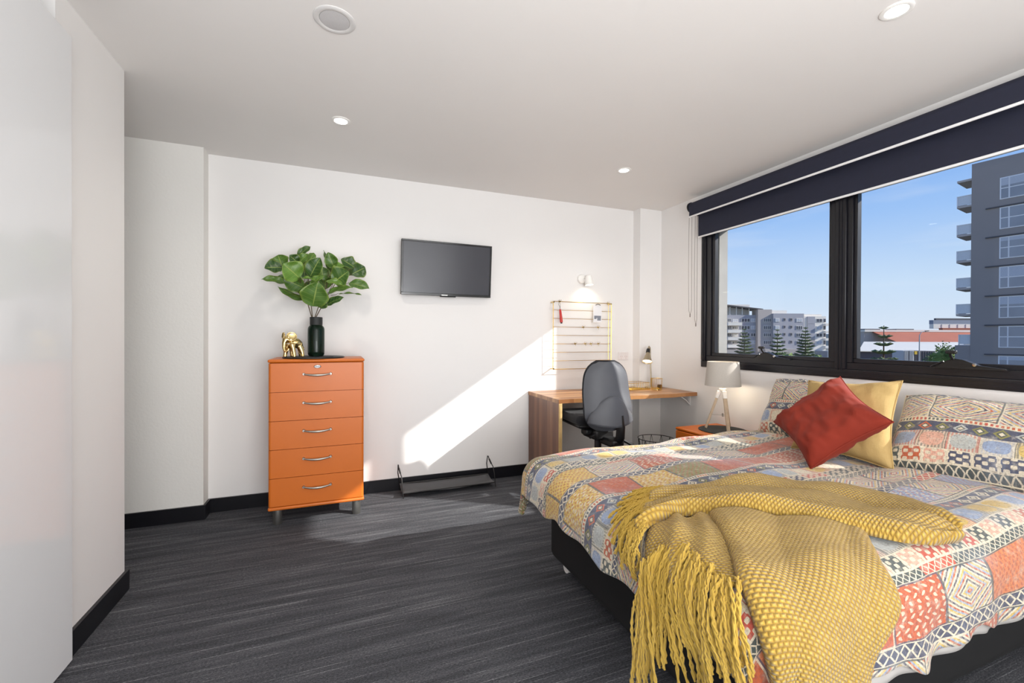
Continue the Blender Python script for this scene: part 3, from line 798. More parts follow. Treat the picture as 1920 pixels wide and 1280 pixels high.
# gold wire pot in front of the lamp
px_, py_ = 2.695, 3.225
wp = thing('wire_pot', 'round gold wire pencil pot in front of the desk lamp', 'pot', (px_, py_, DZ))
m = MB(); m.lathe([(0, 0), (.043, 0), (.045, .003), (.043, .008), (0, .008)], (px_, py_, DZ), 28); m.build('base', GOLD, wp)
m = MB()
def ring(mb, c, r, z, tr, n=32, ax=1): mb.tube([(c[0] + r * math.cos(2 * PI * k / n), c[1] + r * ax * math.sin(2 * PI * k / n), z) for k in range(n)], tr, 6, closed=True)
for z, r in ((DZ + .105, .052), (DZ + .012, .045)):
    m = MB(); ring(m, (px_, py_), r, z, .002); m.build('rim', GOLDW, wp)
for k in range(22):
    a = 2 * PI * k / 22; MB().tube([(px_ + .044 * math.cos(a), py_ + .044 * math.sin(a), DZ + .006), (px_ + .052 * math.cos(a), py_ + .052 * math.sin(a), DZ + .105)], .0013, 5).build('wire', GOLDW, wp)
# black box
tag(MB().rbox((2.790, 3.30, DZ), (2.825, 3.33, DZ + .036), .003, 2).build('ink_box', BLACK_PL, origin=(2.807, 3.315, DZ)), 'tiny black box beside the gold wire pot', 'box')
# gold wire tray behind the chair
wt = thing('wire_tray', 'low rectangular gold wire tray behind the chair on the desk', 'tray', (2.52, 3.36, DZ))
tx0, tx1, ty0, ty1 = 2.40, 2.65, 3.26, 3.40
def rect(x0, x1, y0, y1, z): return [(x0, y0, z), (x1, y0, z), (x1, y1, z), (x0, y1, z)]
for z in (DZ + .003, DZ + .065):
    MB().tube(rect(tx0, tx1, ty0, ty1, z), .0022, 6, closed=True).build('rim', GOLDW, wt)
for i in range(13):
    x = tx0 + (tx1 - tx0) * i / 12; MB().tube([(x, ty0, DZ + .065), (x, ty0, DZ + .003), (x, ty1, DZ + .003), (x, ty1, DZ + .065)], .0013, 5).build('wire', GOLDW, wt)
for i in range(1, 7):
    y = ty0 + (ty1 - ty0) * i / 7; MB().tube([(tx0, y, DZ + .065), (tx0, y, DZ + .003), (tx1, y, DZ + .003), (tx1, y, DZ + .065)], .0013, 5).build('wire', GOLDW, wt)

# ------------------------------------------------------------------ wire memo board
mbz = thing('memo_board', 'gold wire memo grid hung above the desk', 'board', (2.1, 3.50, 1.2))
BX0, BX1, BZ0, BZ1, BY = 1.765, 2.375, .925, 1.53, 3.478
m = MB(); R4 = [(BX0, BY, BZ0), (BX1, BY, BZ0), (BX1, BY, BZ1), (BX0, BY, BZ1)]
for i in range(4): m.tube([R4[i], R4[(i + 1) % 4]], .0032, 6)
m.build('frame', GOLDW, mbz)
m = MB(); m.tube([(BX1 - .03, BY + .002, BZ0), (BX1 - .03, BY + .002, BZ1)], .002, 6); m.build('upright_wire', GOLDW, mbz)
for i in range(1, 8):
    z = BZ1 + (BZ0 - BZ1) * i / 8; MB().tube([(BX0, BY, z), (BX1, BY, z)], .0021, 6).build('cross_wire', GOLDW, mbz)
for x, z in ((BX0 + .004, BZ0 + .004), (BX0 + .004, BZ1 - .004), (BX1 - .004, BZ1 - .004), (BX1 - .004, BZ0 + .004)):
    MB().tube([(x, BY - .006, z), (x, YB - .001, z)], [.0075, .006], 10).build('wall_peg', GOLD, mbz)
def wz_(i): return BZ1 + (BZ0 - BZ1) * i / 8
for nm, (x, i) in enumerate([(2.068, 3), (2.226, 3), (1.985, 5), (2.09, 5), (2.15, 5), (2.23, 5), (1.825, 0), (2.333, 0)]):
    z = wz_(i)
    m = MB(); m.rbox((x - .011, BY - .010, z - .006), (x + .011, BY - .004, z + .008), .002, 1)
    m.tube([(x - .009, BY - .010, z + .004), (x - .012, BY - .018, z + .012), (x - .005, BY - .02, z + .018)], .0013, 5); m.tube([(x + .009, BY - .010, z + .004), (x + .012, BY - .018, z + .012), (x + .005, BY - .02, z + .018)], .0013, 5)
    m.tube([(x, BY - .010, z - .004), (x, BY - .018, z - .014), (x, BY - .012, z - .018)], .0015, 5)
    where = ['on the fourth wire, left of the pair', 'on the fourth wire, right of the pair', 'leftmost of the four on the lower wire', 'second from left of the four on the lower wire', 'third from left of the four on the lower wire', 'rightmost of the four on the lower wire', 'at the top above the red handle', 'at the top right corner of the grid'][nm]
    tag(m.build('clip', GOLD, origin=(x, BY, z)), 'small gold clip ' + where, 'clip', 'gold clips on the wire grid')
# card under its clip
cd = thing('card', 'white card with grey print clipped to the wire grid', 'card', (2.225, BY - .012, 1.45))
MB().box((2.172, BY - .0115, 1.352), (2.262, BY - .0105, 1.508)).build('sheet', PAPER, cd)
m = MB(); m.box((2.182, BY - .0122, 1.392), (2.254, BY - .0112, 1.412)); m.box((2.214, BY - .0122, 1.368), (2.252, BY - .0112, 1.392)); m.box((2.182, BY - .0122, 1.382), (2.206, BY - .0112, 1.392)); m.build('printed_picture', GREYP, cd)
m = MB(); m.tube([(2.195 + .05 * q, BY - .016, 1.510 + .008 * math.sin(PI * q)) for q in np.linspace(0, 1, 9)], .004, 8); m.build('clasp', plain('grey_metal_clasp', (140, 135, 128), .3, Metallic=.8), cd)
# red handle hanging from the corner
rh = thing('skipping_handle', 'red wooden handle hanging at the upper left corner of the grid', 'handle', (1.83, BY - .02, 1.5))
MB().tube([(1.826, BY - .014, 1.462), (1.829, BY - .014, 1.44), (1.836, BY - .014, 1.38), (1.840, BY - .014, 1.345)], [.007, .010, .013, .013], 14).build('grip', REDP, rh)
MB().tube([(1.840, BY - .014, 1.345), (1.8405, BY - .014, 1.334)], [.009, .008], 12).build('end_cap', BLACK_PL, rh)
MB().tube([(1.826, BY - .014, 1.462), (1.822, BY - .014, 1.485), (1.812, BY - .016, 1.50), (1.815, BY - .014, 1.525), (1.826, BY - .014, 1.515), (1.828, BY - .014, 1.49), (1.827, BY - .014, 1.462)], .0018, 6).build('cord_loop', plain('grey_cord', (120, 110, 100), .8), rh)

# double power socket
ps = thing('power_socket', 'white double power socket on the wall above the desk', 'socket', (2.548, YB, 1.034))
MB().rbox((2.490, YB - .010, .996), (2.606, YB, 1.072), .003, 2).build('plate', PINKP, ps)
for sx_ in (2.522, 2.574):
    m = MB()
    for dx, dz, a in ((-.009, .004, .5), (.009, .004, -.5), (0, -.012, 0)):
        M_ = Matrix.Translation((sx_ + dx, YB - .0105, 1.026 + dz)) @ Matrix.Rotation(a, 4, 'Y'); m.box((-.0012, -.001, -.005), (.0012, .001, .005), M_)
    m.build('socket_slot', SOCK, ps)
    MB().rbox((sx_ - .006, YB - .013, 1.052), (sx_ + .006, YB - .010, 1.062), .001, 1).build('rocker', PINKP, ps)

# wall spotlight
wl = thing('wall_spotlight', 'small white wall spotlight shining on the wire grid', 'light', (2.08, YB, 1.75))
MB().lathe([(0, 0), (.042, 0), (.042, .022), (.036, .028), (0, .028)], (2.078, YB, 1.752), 30, Matrix.Rotation(PI / 2, 4, 'X')).build('base', WHITE_PL, wl)
MB().tube([(2.085, YB - .025, 1.745), (2.105, YB - .05, 1.735)], .008, 10).build('arm', WHITE_PL, wl)
Q = Vector((.05, -.12, -1)).normalized().to_track_quat('Z', 'Y').to_matrix().to_4x4(); hc = Vector((2.118, YB - .065, 1.775))
MB().lathe([(.0, 0), (.030, .0), (.034, .03), (.040, .085), (.037, .085), (.031, .03), (0, .02)], hc, 28, Q).build('shade', WHITE_PL, wl)
MB().lathe([(0, .078), (.036, .078), (.036, .074), (0, .072)], hc, 24, Q).build('bulb', BULB, wl)
l = bpy.data.lights.new('wall_spot_glow', 'SPOT'); l.energy = 1.7; l.spot_size = 2.3; l.spot_blend = .6; l.shadow_soft_size = .03; l.color = (1, .86, .64)
o = bpy.data.objects.new('wall_spot_glow', l); COL.objects.link(o); o.parent = wl; o.location = hc + Vector((.004, -.01, -.09)) - Vector((2.08, YB, 1.75)); o.rotation_euler = Vector((.0, .28, -1)).to_track_quat('-Z', 'Y').to_euler()

# ------------------------------------------------------------------ office chair
oc = thing('office_chair', 'charcoal office swivel chair pushed under the desk', 'chair', (1.80, 2.80, 0))
CXc, SYc = 1.80, 2.86
Rz = Matrix.Translation((CXc - .015, 2.64, 0)) @ Matrix.Rotation(math.radians(-4), 4, 'Z')
def shell(y_off, thick, w, z0, z1, grow=0):
    P = []; N, K = 26, 17
    for i in range(N):
        q = i / (N - 1); z = z0 + (z1 - z0) * q
        hw = w / 2 * (1.02 - .16 * q + .06 * math.sin(PI * q))
        if q < .3: hw *= math.sqrt(max(0, 1 - ((.3 - q) / .3) ** 2.2 * .80))
        if q > .66: hw *= math.sqrt(max(.0, 1 - ((q - .66) / .34) ** 3.2 * .80))
        row = []
        for j in range(K):
            s_ = j / (K - 1) * 2 - 1
            lum = -.030 * math.exp(-((q - .28) / .2) ** 2) + .018 * q
            row.append(Rz @ Vector((s_ * hw, y_off + lum * 1.0 + .035 * s_ * s_ + thick * (1 - abs(s_) ** 4) * math.sin(PI * min(1, max(0, q * .96 + .02))) ** .5, z)))
        P.append([tuple(p) for p in row])
    return P
m = MB(); m.grid(shell(-.012, -.030, .375, .545, 1.035)); m.grid([r[::-1] for r in shell(.0, .0, .375, .545, 1.035)]); m.build('backrest_shell', CHAIRF, oc)
m = MB(); m.grid(shell(.0, .045, .385, .545, 1.045)); m.grid([r[::-1] for r in shell(-.004, .0, .385, .545, 1.045)]); m.build('backrest_cushion', CHAIRB, oc)
# raised lumbar cover on the shell
m = MB(); P = []
for i in range(12):
    q = i / 11; row = []
    for j in range(13):
        s_ = j / 12 * 2 - 1; hw = .178 * math.sqrt(max(.02, 1 - (q * .75) ** 2)) ; z = .580 + .215 * q * (1 - .52 * s_ * s_) + .03 * s_ * s_
        row.append(tuple(Rz @ Vector((s_ * hw * (1 - .02 * q), -.062 - .004 * math.sin(q * PI) - .030 * (1 - q) * (1 - s_ * s_) + .042 * s_ * s_, z))))
    P.append(row)
m.grid(P); o = m.build('lumbar_cover', CHAIRF, oc); sm = o.modifiers.new('t', 'SOLIDIFY'); sm.thickness = .008
m = MB(); m.rbox((-.20, -.18, .565), (.20, .22, .635), .032, 4, Matrix.Translation((CXc + .01, 2.92, 0)) @ Matrix.Rotation(math.radians(-4), 4, 'Z')); m.build('seat', CHAIRB, oc)
m = MB(); m.rbox((-.17, -.15, .535), (.17, .19, .570), .016, 2, Matrix.Translation((CXc + .01, 2.92, 0)) @ Matrix.Rotation(math.radians(-4), 4, 'Z')); m.build('seat_pan', BLACK_PL, oc)
m = MB(); m.rbox((CXc - .07, 2.72, .455), (CXc + .09, 2.92, .536), .02, 3); m.rbox((CXc - .115, 2.78, .485), (CXc - .06, 2.86, .53), .012, 2); m.build('mechanism', BLACK_PL, oc)
m = MB(); m.tube([(CXc + .035, 2.575, .66), (CXc + .04, 2.57, .58), (CXc + .045, 2.585, .50), (CXc + .045, 2.62, .462)], [.026, .030, .032, .032], 12); m.rbox((CXc - .015, 2.585, .425), (CXc + .085, 2.76, .482), .016, 2); m.build('back_arm', BLACK_PL, oc)
m = MB(); m.tube([(CXc + .06, 2.62, .49), (CXc + .13, 2.60, .45), (CXc + .155, 2.59, .435)], [.012, .011, .017], 10); m.build('lever', BLACK_PL, oc)
m = MB(); m.tube([(CXc - .075, 2.73, .50), (CXc - .13, 2.70, .49)], [.01, .008], 10); m.build('lever', BLACK_PL, oc)
m = MB(); m.tube([(CXc, 2.80, .09), (CXc, 2.80, .30)], .030, 20); m.tube([(CXc, 2.80, .30), (CXc, 2.80, .46)], .026, 20); m.build('gas_column', plain('gas_column_paint', (40, 42, 48), .35), oc)
m = MB(); m.lathe([(0, .075), (.045, .075), (.045, .115), (.03, .12), (0, .12)], (CXc, 2.80, 0), 20)
for k in range(5):
    a = 2 * PI * k / 5 + .3; d = Vector((math.cos(a), math.sin(a), 0)); c = Vector((CXc, 2.80, 0))
    m.tube([c + d * .03 + Vector((0, 0, .10)), c + d * .16 + Vector((0, 0, .09)), c + d * .255 + Vector((0, 0, .072))], [.02, .018, .013], 8)
m.build('star_base', BLACK_PL, oc)
for k in range(5):
    a = 2 * PI * k / 5 + .3; d = Vector((math.cos(a), math.sin(a), 0)); c = Vector((CXc, 2.80, 0)) + d * .255; t = Vector((-d.y, d.x, 0))
    m = MB(); m.tube([c + t * .012 + Vector((0, 0, .027)), c + t * .026 + Vector((0, 0, .027))], .026, 16); m.tube([c - t * .012 + Vector((0, 0, .027)), c - t * .026 + Vector((0, 0, .027))], .026, 16); m.tube([c + Vector((0, 0, .03)), c + Vector((0, 0, .075))], .008, 8); m.tube([c - t * .012 + Vector((0, 0, .027)), c + t * .012 + Vector((0, 0, .027))], .008, 8)
    m.build('caster', BLACK_PL, oc)

# ------------------------------------------------------------------ wire waste basket
wb = thing('waste_basket', 'open black geometric wire waste basket under the desk end', 'basket', (2.53, 3.04, 0))
bx, by, BH, rt_, rb_ = 2.53, 3.03, .345, .150, .115
m = MB(); ring(m, (bx, by), rt_, BH, .0032, 36); m.build('rim', BLACK_WIRE, wb)
m = MB(); ring(m, (bx, by), rb_, .004, .0032, 32); m.build('base_ring', BLACK_WIRE, wb)
for k in range(11):
    a0 = 2 * PI * k / 11; a1 = 2 * PI * (k + .5) / 11; a2 = 2 * PI * (k + 1) / 11
    A = lambda a, r, z: (bx + r * math.cos(a), by + r * math.sin(a), z)
    MB().tube([A(a0, rt_, BH), A(a1, rb_ + .018, .17), A(a2, rt_, BH)], .0022, 5).build('wire', BLACK_WIRE, wb)
    MB().tube([A(a0, rb_, .004), A(a1, rb_ + .018, .17), A(a2, rb_, .004)], .0022, 5).build('wire', BLACK_WIRE, wb)
MB().lathe([(0, 0), (rb_, 0), (rb_, .002), (0, .002)], (bx, by, 0), 30).build('base', BLACK_WIRE, wb)

# ------------------------------------------------------------------ fabric sling stand on the floor
rk = thing('sling_stand', 'low dark grey fabric sling stand with bent wire ends on the carpet', 'stand', (.8, 3.4, 0))
RX0, RX1, RY0, RY1 = .437, 1.165, 3.315, 3.495
m = MB(); P = []
for i in range(21):
    q = i / 20; row = []
    for j in range(9):
        s_ = j / 8; sag = -.022 * math.sin(PI * s_) * (.7 + .3 * math.sin(PI * q)) - .008 * math.sin(PI * q)
        row.append((RX0 + (RX1 - RX0) * q, RY0 + (RY1 - RY0) * s_ + .006 * math.sin(q * 9), .040 + .018 * s_ + sag))
    P.append(row)
m.grid(P); o = m.build('sling', SLING, rk); sm = o.modifiers.new('t', 'SOLIDIFY'); sm.thickness = .0025
for y, z in ((RY0, .040), (RY1, .058)):
    MB().tube([(RX0 - .004, y, z), (RX1 + .004, y, z)], .005, 8).build('rail', BLACK_WIRE, rk)
for x, sg in ((RX0, -1), (RX1, -1)):
    dx = -.022 if x == RX0 else -.030
    MB().tube([(x + .004, RY0 - .008, .004), (x, RY0 - .004, .040), (x - .004, RY0 + .005, .11), (x + dx * .3, RY0 + .025, .16), (x + dx * .8, RY0 + .065, .20), (x + dx, RY0 + .085, .232), (x + dx, RY0 + .10, .23), (x + dx * .9, RY1 - .045, .16), (x + dx * .3, RY1 - .01, .10), (x, RY1, .058), (x + .003, RY1 + .003, .004)], .004, 8).build('end_loop', BLACK_WIRE, rk)
    MB().tube([(x + dx * .55, RY0 + .045, .178), (x + dx * .9, RY0 + .072, .212)], .0065, 8).build('loop_joint', BLACK_PL, rk)

# ------------------------------------------------------------------ nightstand, felt mat, tripod lamp
ns = thing('nightstand', 'orange lacquered bedside cabinet under the tripod lamp', 'nightstand', (2.69, 2.47, 0))
NX0, NX1, NY0, NY1, NZ = 2.467, 2.895, 2.235, 2.728, .508
MB().rbox((NX0 + .01, NY0 + .006, .10), (NX1, NY1 - .006, NZ - .02), .01, 2).build('carcass', ORANGE, ns)
MB().rbox((NX0 - .004, NY0, NZ - .022), (NX1, NY1, NZ), .010, 3).build('top', ORANGE, ns)
for z0, z1 in ((.112, .296), (.300, .484)):
    d = MB().rbox((NX0 - .006, NY0 + .008, z0), (NX0 + .012, NY1 - .008, z1), .006, 2).build('drawer', ORANGE, ns)
    zc = (z0 + z1) / 2; yc = (NY0 + NY1) / 2
    m = MB(); m.tube([(NX0 - .006, yc - .08, zc), (NX0 - .026, yc - .07, zc), (NX0 - .034, yc, zc - .006), (NX0 - .026, yc + .07, zc), (NX0 - .006, yc + .08, zc)], .006, 8); m.build('handle', STEEL, d)
for x, y in ((NX0 + .05, NY0 + .05), (NX0 + .05, NY1 - .05), (NX1 - .05, NY0 + .05), (NX1 - .05, NY1 - .05)):
    MB().lathe([(.024, 0), (.026, .003), (.026, .102), (.02, .102)], (x, y, 0), 20).build('leg', STEEL, ns)
mc = (2.70, 2.485)
tag(MB().lathe([(0, 0), (.165, 0), (.17, .002), (.17, .006), (.165, .008), (0, .008)], (mc[0], mc[1], NZ), 48).build('felt_mat', FELT, origin=(mc[0], mc[1], NZ)), 'round dark grey mat under the tripod lamp', 'mat')
LZ = NZ + .008; lc = Vector((2.715, 2.50, 0))
tl = thing('tripod_lamp', 'bedside lamp with grey drum shade on whitewashed tripod legs', 'lamp', (lc.x, lc.y, LZ))
for a in (-2.05, 2.45, .35):
    d = Vector((math.cos(a), math.sin(a), 0)); tp = lc + d * .026 + Vector((0, 0, .80)); bt = lc + d * .118 + Vector((0, 0, LZ + .002))
    ax = (tp - bt); L_ = ax.length; ax.normalize(); sd = d.cross(Vector((0, 0, 1))).normalized(); nn = sd.cross(ax)
    MB().rbox((-.0115, -.008, 0), (.0115, .008, L_), .002, 1, frameM(bt, sd, nn, ax)).build('leg', PALEW, tl)
    MB().rbox((-.015, -.013, L_ - .052), (.015, .011, L_ + .006), .003, 1, frameM(bt, sd, nn, ax)).build('bracket', WHITE_PL, tl)
m = MB()
hub = lc + Vector((0, 0, .812)); m.lathe([(0, -.012), (.024, -.012), (.028, 0), (.024, .012), (0, .012)], hub, 20); m.build('hub', WHITE_PL, tl)
m = MB()
for a in (-2.05, 2.45, .35):
    d = Vector((math.cos(a), math.sin(a), 0)); m.tube([lc + Vector((0, 0, LZ + .105)), lc + d * .083 + Vector((0, 0, LZ + .105))], .0018, 5)
m.tube([lc + Vector((0, 0, LZ + .095)), lc + Vector((0, 0, LZ + .12))], .006, 8); m.build('spreader', STEEL, tl)
m = MB(); m.tube([lc + Vector((0, 0, .82)), lc + Vector((0, 0, .862))], .006, 10); m.build('rod', NICKEL, tl)
m = MB(); m.lathe([(.127, 0), (.111, .183), (.1095, .183), (.1255, 0)], lc + Vector((0, 0, .846)), 48, close=True); m.build('shade', SHADE, tl)
m = MB()
for a in (0, 2 * PI / 3, 4 * PI / 3): m.tube([lc + Vector((0, 0, 1.015)), lc + Vector((.110 * math.cos(a), .110 * math.sin(a), 1.022))], .0015, 5)
m.tube([lc + Vector((0, 0, .86)), lc + Vector((0, 0, 1.015))], .004, 6); m.build('shade_spider', WHITE_PL, tl)
MB().lathe([(0, .0), (.012, .0), (.016, .03), (.028, .06), (.026, .08), (.012, .094), (0, .096)], lc + Vector((0, 0, .865)), 20).build('bulb', BULB, tl)
l = bpy.data.lights.new('bedside_glow', 'POINT'); l.energy = 1.6; l.shadow_soft_size = .03; l.color = (1, .84, .62)
o = bpy.data.objects.new('bedside_glow', l); COL.objects.link(o); o.parent = tl; o.location = (0, 0, .855 - LZ)

# ------------------------------------------------------------------ bed
bd = thing('bed', 'double bed with black fabric base below the window', 'bed', (1.95, 1.43, 0))
m = MB(); m.rbox((1.02, .785, .062), (2.895, 2.055, .335), .045, 5); m.build('bed_base', BED_BLACK, bd)
m = MB(); m.rbox((1.03, .80, .337), (2.89, 2.05, .56), .04, 4); m.build('mattress', WHITE_CLOTH, bd)
for x, y in ((1.09, 1.97), (1.09, .87), (2.82, 1.97), (2.82, .87)):
    m = MB(); m.tube([(x, y, .0), (x, y, .0)], .001, 4) if False else None
    m.tube([(x - .012, y, .026), (x + .012, y, .026)], .026, 18); m.rbox((x - .018, y - .012, .026), (x + .018, y + .012, .062), .004, 1); m.build('caster', WHITE_PL, bd)

#SURF
def duvet_surface(s, t, off=0.0):
    s = np.asarray(s, float); t = np.asarray(t, float)
    qx = np.clip(s, 1.0, 2.95); qy = np.clip(t, 0.80, 2.05)
    ox = s - qx; oy = t - qy
    d = np.hypot(ox, oy); dd = np.maximum(d, 1e-9)
    nx = ox / dd; ny = oy / dd
    R = 0.12 + off
    a = np.minimum(d / 0.12, math.pi / 2)
    rest = np.maximum(d - 0.12 * math.pi / 2, 0)
    fold = np.minimum(rest / 0.25, 1.0)
    per = qy * nx * -1 + qx * ny + 0.25 * np.arctan2(ny, nx)
    wave = 0.018 * np.sin(per * 21 + 1.0) + 0.012 * np.sin(per * 37 + 0.4)
    h = R * np.sin(a) + rest * 0.06 + wave * fold
    v = R * (1 - np.cos(a)) + rest * 0.985
    z = 0.585 + 0.03 * (qx - 1) / 1.9
    z = z + 0.008 * np.sin(6.1 * qx + 2.0 * np.sin(3.1 * qy)) + 0.007 * np.sin(8.3 * qy + 1.7 * np.sin(4.0 * qx) + 0.6)
    z = z + 0.004 * np.sin(17 * s + 9 * t + 2 * np.sin(6 * t)) + 0.003 * np.sin(-13 * s + 21 * t + 1.3)
    return qx + nx * h, qy + ny * h, z - v + off
#ENDSURF

def cloth(name, S, Tt, off, mat, parent=None, thick=.004, origin=(1.9, 1.4, .6), uvrot=0.0):
    x, y, z = duvet_surface(S, Tt, off)
    m = MB(); m.recalc = False; m.grid(np.stack([x, y, z], -1)); o = m.build(name, mat, parent, origin=origin)
    uv = o.data.uv_layers.new(name='UVMap'); idx = np.zeros(len(o.data.loops), int); o.data.loops.foreach_get('vertex_index', idx)
    c, s_ = math.cos(uvrot), math.sin(uvrot); A = np.stack([(S * c - Tt * s_).ravel()[idx], (S * s_ + Tt * c).ravel()[idx]], -1)
    uv.data.foreach_set('uv', A.ravel()); 
    q = o.modifiers.new('thickness', 'SOLIDIFY'); q.thickness = thick; q.offset = 0
    return o
NS, NTt = 240, 200
si = np.linspace(0, 1, NS)[:, None]; ti = np.linspace(0, 1, NTt)[None, :]
tlo = .487 + .012 * np.sin(si * 31) + .008 * np.sin(si * 67 + 1); thi = 2.35 + .01 * np.sin(si * 20)
TT = tlo + (thi - tlo) * ti + 0 * si
slo = .742 + .010 * np.sin(ti * 23 + 1) + .008 * np.sin(ti * 51)
SS = slo + (2.80 - slo) * si
dv = thing('duvet', 'quilt cover with faded multicolour patchwork print spread over the bed', 'duvet', (1.9, 1.4, .6))
cloth('cover', SS, TT, 0.0, KILIM, dv, .006)
si2 = np.linspace(0, 1, 200)[:, None]; ti2 = np.linspace(0, 1, 10)[None, :]
S2 = .80 + 1.95 * si2 + 0 * ti2; T2 = .464 + .008 * np.sin(si2 * 40 + 2) + (.56 - .452) * ti2 + 0 * si2
cloth('lining', S2, T2, -.012, WHITE_CLOTH, dv, .003)

# ------------------------------------------------------------------ throw
th_ = thing('throw_blanket', 'mustard yellow chunky knit throw with tassels across the bed foot', 'blanket', (1.2, .95, .62))
def resample(pts, n):
    P = np.array(pts, float); d = np.r_[0, np.cumsum(np.hypot(*np.diff(P, axis=0).T))]; q = np.linspace(0, d[-1], n)
    # smooth a little
    x = np.interp(q, d, P[:, 0]); y = np.interp(q, d, P[:, 1])
    for _ in range(3):
        x[1:-1] = (x[:-2] + 2 * x[1:-1] + x[2:]) / 4; y[1:-1] = (y[:-2] + 2 * y[1:-1] + y[2:]) / 4
    return np.stack([x, y], -1)
def patch(name, A, B, n, k, offf, thick=.010, rot=0.0):
    a = resample(A, n); b = resample(B, n); w = np.linspace(0, 1, k)[None, :, None]
    G = a[:, None, :] * (1 - w) + b[:, None, :] * w
    I = np.linspace(0, 1, n)[:, None]; J = np.linspace(0, 1, k)[None, :]
    off = offf(I, J, G[..., 0], G[..., 1])
    edge = np.minimum(np.minimum(J, 1 - J) * k / 4, 1) ** .5
    return cloth(name, G[..., 0], G[..., 1], off * (.35 + .65 * edge), KNIT, th_, thick, (1.2, .95, .62), rot)
UPc = [(1.10, 1.335), (1.20, 1.345), (1.36, 1.345), (1.51, 1.325), (1.70, 1.27), (1.85, 1.17), (1.93, 1.06), (1.93, .93), (1.87, .83), (1.78, .755)]
DNc = [(.900, 1.150), (.975, 1.155), (1.085, 1.165), (1.186, 1.110), (1.29, 1.035), (1.39, .955), (1.47, .858), (1.54, .775), (1.62, .74), (1.72, .73)]
patch('upper_fold', UPc, DNc, 90, 40, lambda I, J, s, t: .034 + .016 * np.abs(np.sin(J * PI * 2.5 + .5 * np.sin(I * 5))) + .012 * (J > .8) * np.sin((J - .8) * 5 * PI) + .006 * np.sin(I * 20 + J * 6), .012)
BL = [(1.16, 1.12), (1.03, .925), (.945, .815), (.895, .73), (.855, .64), (.80, .54), (.77, .45)]
BR = [(1.50, .84), (1.45, .80), (1.37, .735), (1.345, .69), (1.325, .655), (1.21, .58), (1.08, .44)]
patch('main_panel', BL, BR, 80, 60, lambda I, J, s, t: .028 + .012 * np.abs(np.sin(J * 7 + I * 2.2)) * (1 - .5 * I) + .010 * np.exp(-(J / .06) ** 2) + .004 * np.sin(I * 18), .010, .5)
AL = [(.958, 1.165), (.905, 1.13), (.86, 1.10), (.815, 1.082), (.79, 1.075)]
AR = [(1.19, 1.125), (1.13, 1.03), (1.06, .945), (.99, .87), (.93, .80)]
patch('under_fold', AL, AR, 46, 40, lambda I, J, s, t: .014 + .022 * np.exp(-((J - .38 - .1 * I) / .10) ** 2) + .012 * np.exp(-((J - .75) / .08) ** 2), .010, .9)
# fringe strands lie on the cloth and hang off the foot
fm = MB(); fm.smooth = True
def tassel(s0, t0, ds, dt, L, off0=.03, curl=0):
    n = 15; ph = random.random() * 6; amp = random.uniform(.004, .013); fq = random.uniform(3, 9)
    for q in (0, 1):
        pts = []
        S_ = []; T_ = []; O_ = []
        for i in range(n):
            k = i / (n - 1)
            tw = .0036 * math.sin(k * 34 + q * PI + ph)
            S_.append(s0 + ds * L * k - dt * (tw + amp * math.sin(k * fq + ph)) + curl * k * k * .03); T_.append(t0 + dt * L * k + ds * (tw + amp * math.sin(k * fq + ph)))
            O_.append(off0 * (1 - k * .5) + .0032 * math.cos(k * 34 + q * PI + ph) + .006 * math.sin(k * PI))
        x, y, z = duvet_surface(np.array(S_), np.array(T_), np.array(O_))
        # past the hem the strand hangs straight down
        rs = [.0031] * (n - 2) + [.0046, .0030]
        fm.tube(list(zip(x, y, z)), rs, 5)
def line(pts, n): return resample(pts, n)
L1 = line([(.815, 1.078), (.87, 1.06), (.918, 1.03), (.938, .974), (.920, .898), (.914, .838), (.926, .800)], 58)
for i, (s_, t_) in enumerate(L1):
    q = i / 57
    for rep in range(2):
        ang = 3.20 + .55 * max(0, q - .35) * 1.6 + random.uniform(-.26, .26) + .10 * (1 - q)
        tassel(s_ + random.uniform(-.01, .01), t_ + random.uniform(-.008, .008), math.cos(ang), math.sin(ang) * (1 if q > .3 else .6), random.uniform(.20, .34) * (1.12 - .35 * q if q > .45 else 1.12), .03 + random.uniform(-.004, .014))
L2 = line([(1.20, 1.345), (1.10, 1.33), (1.03, 1.28), (.98, 1.23), (.93, 1.18), (.90, 1.145)], 40)
for i, (s_, t_) in enumerate(L2):
    q = i / 39
    for rep in range(2):
        ang = 2.55 + .75 * q + random.uniform(-.25, .25)
        tassel(s_ + .02, t_ - .01, math.cos(ang), math.sin(ang), random.uniform(.10, .16), .045)
fo_ = fm.build('fringe', FRINGE, th_); fo_['kind'] = 'stuff'

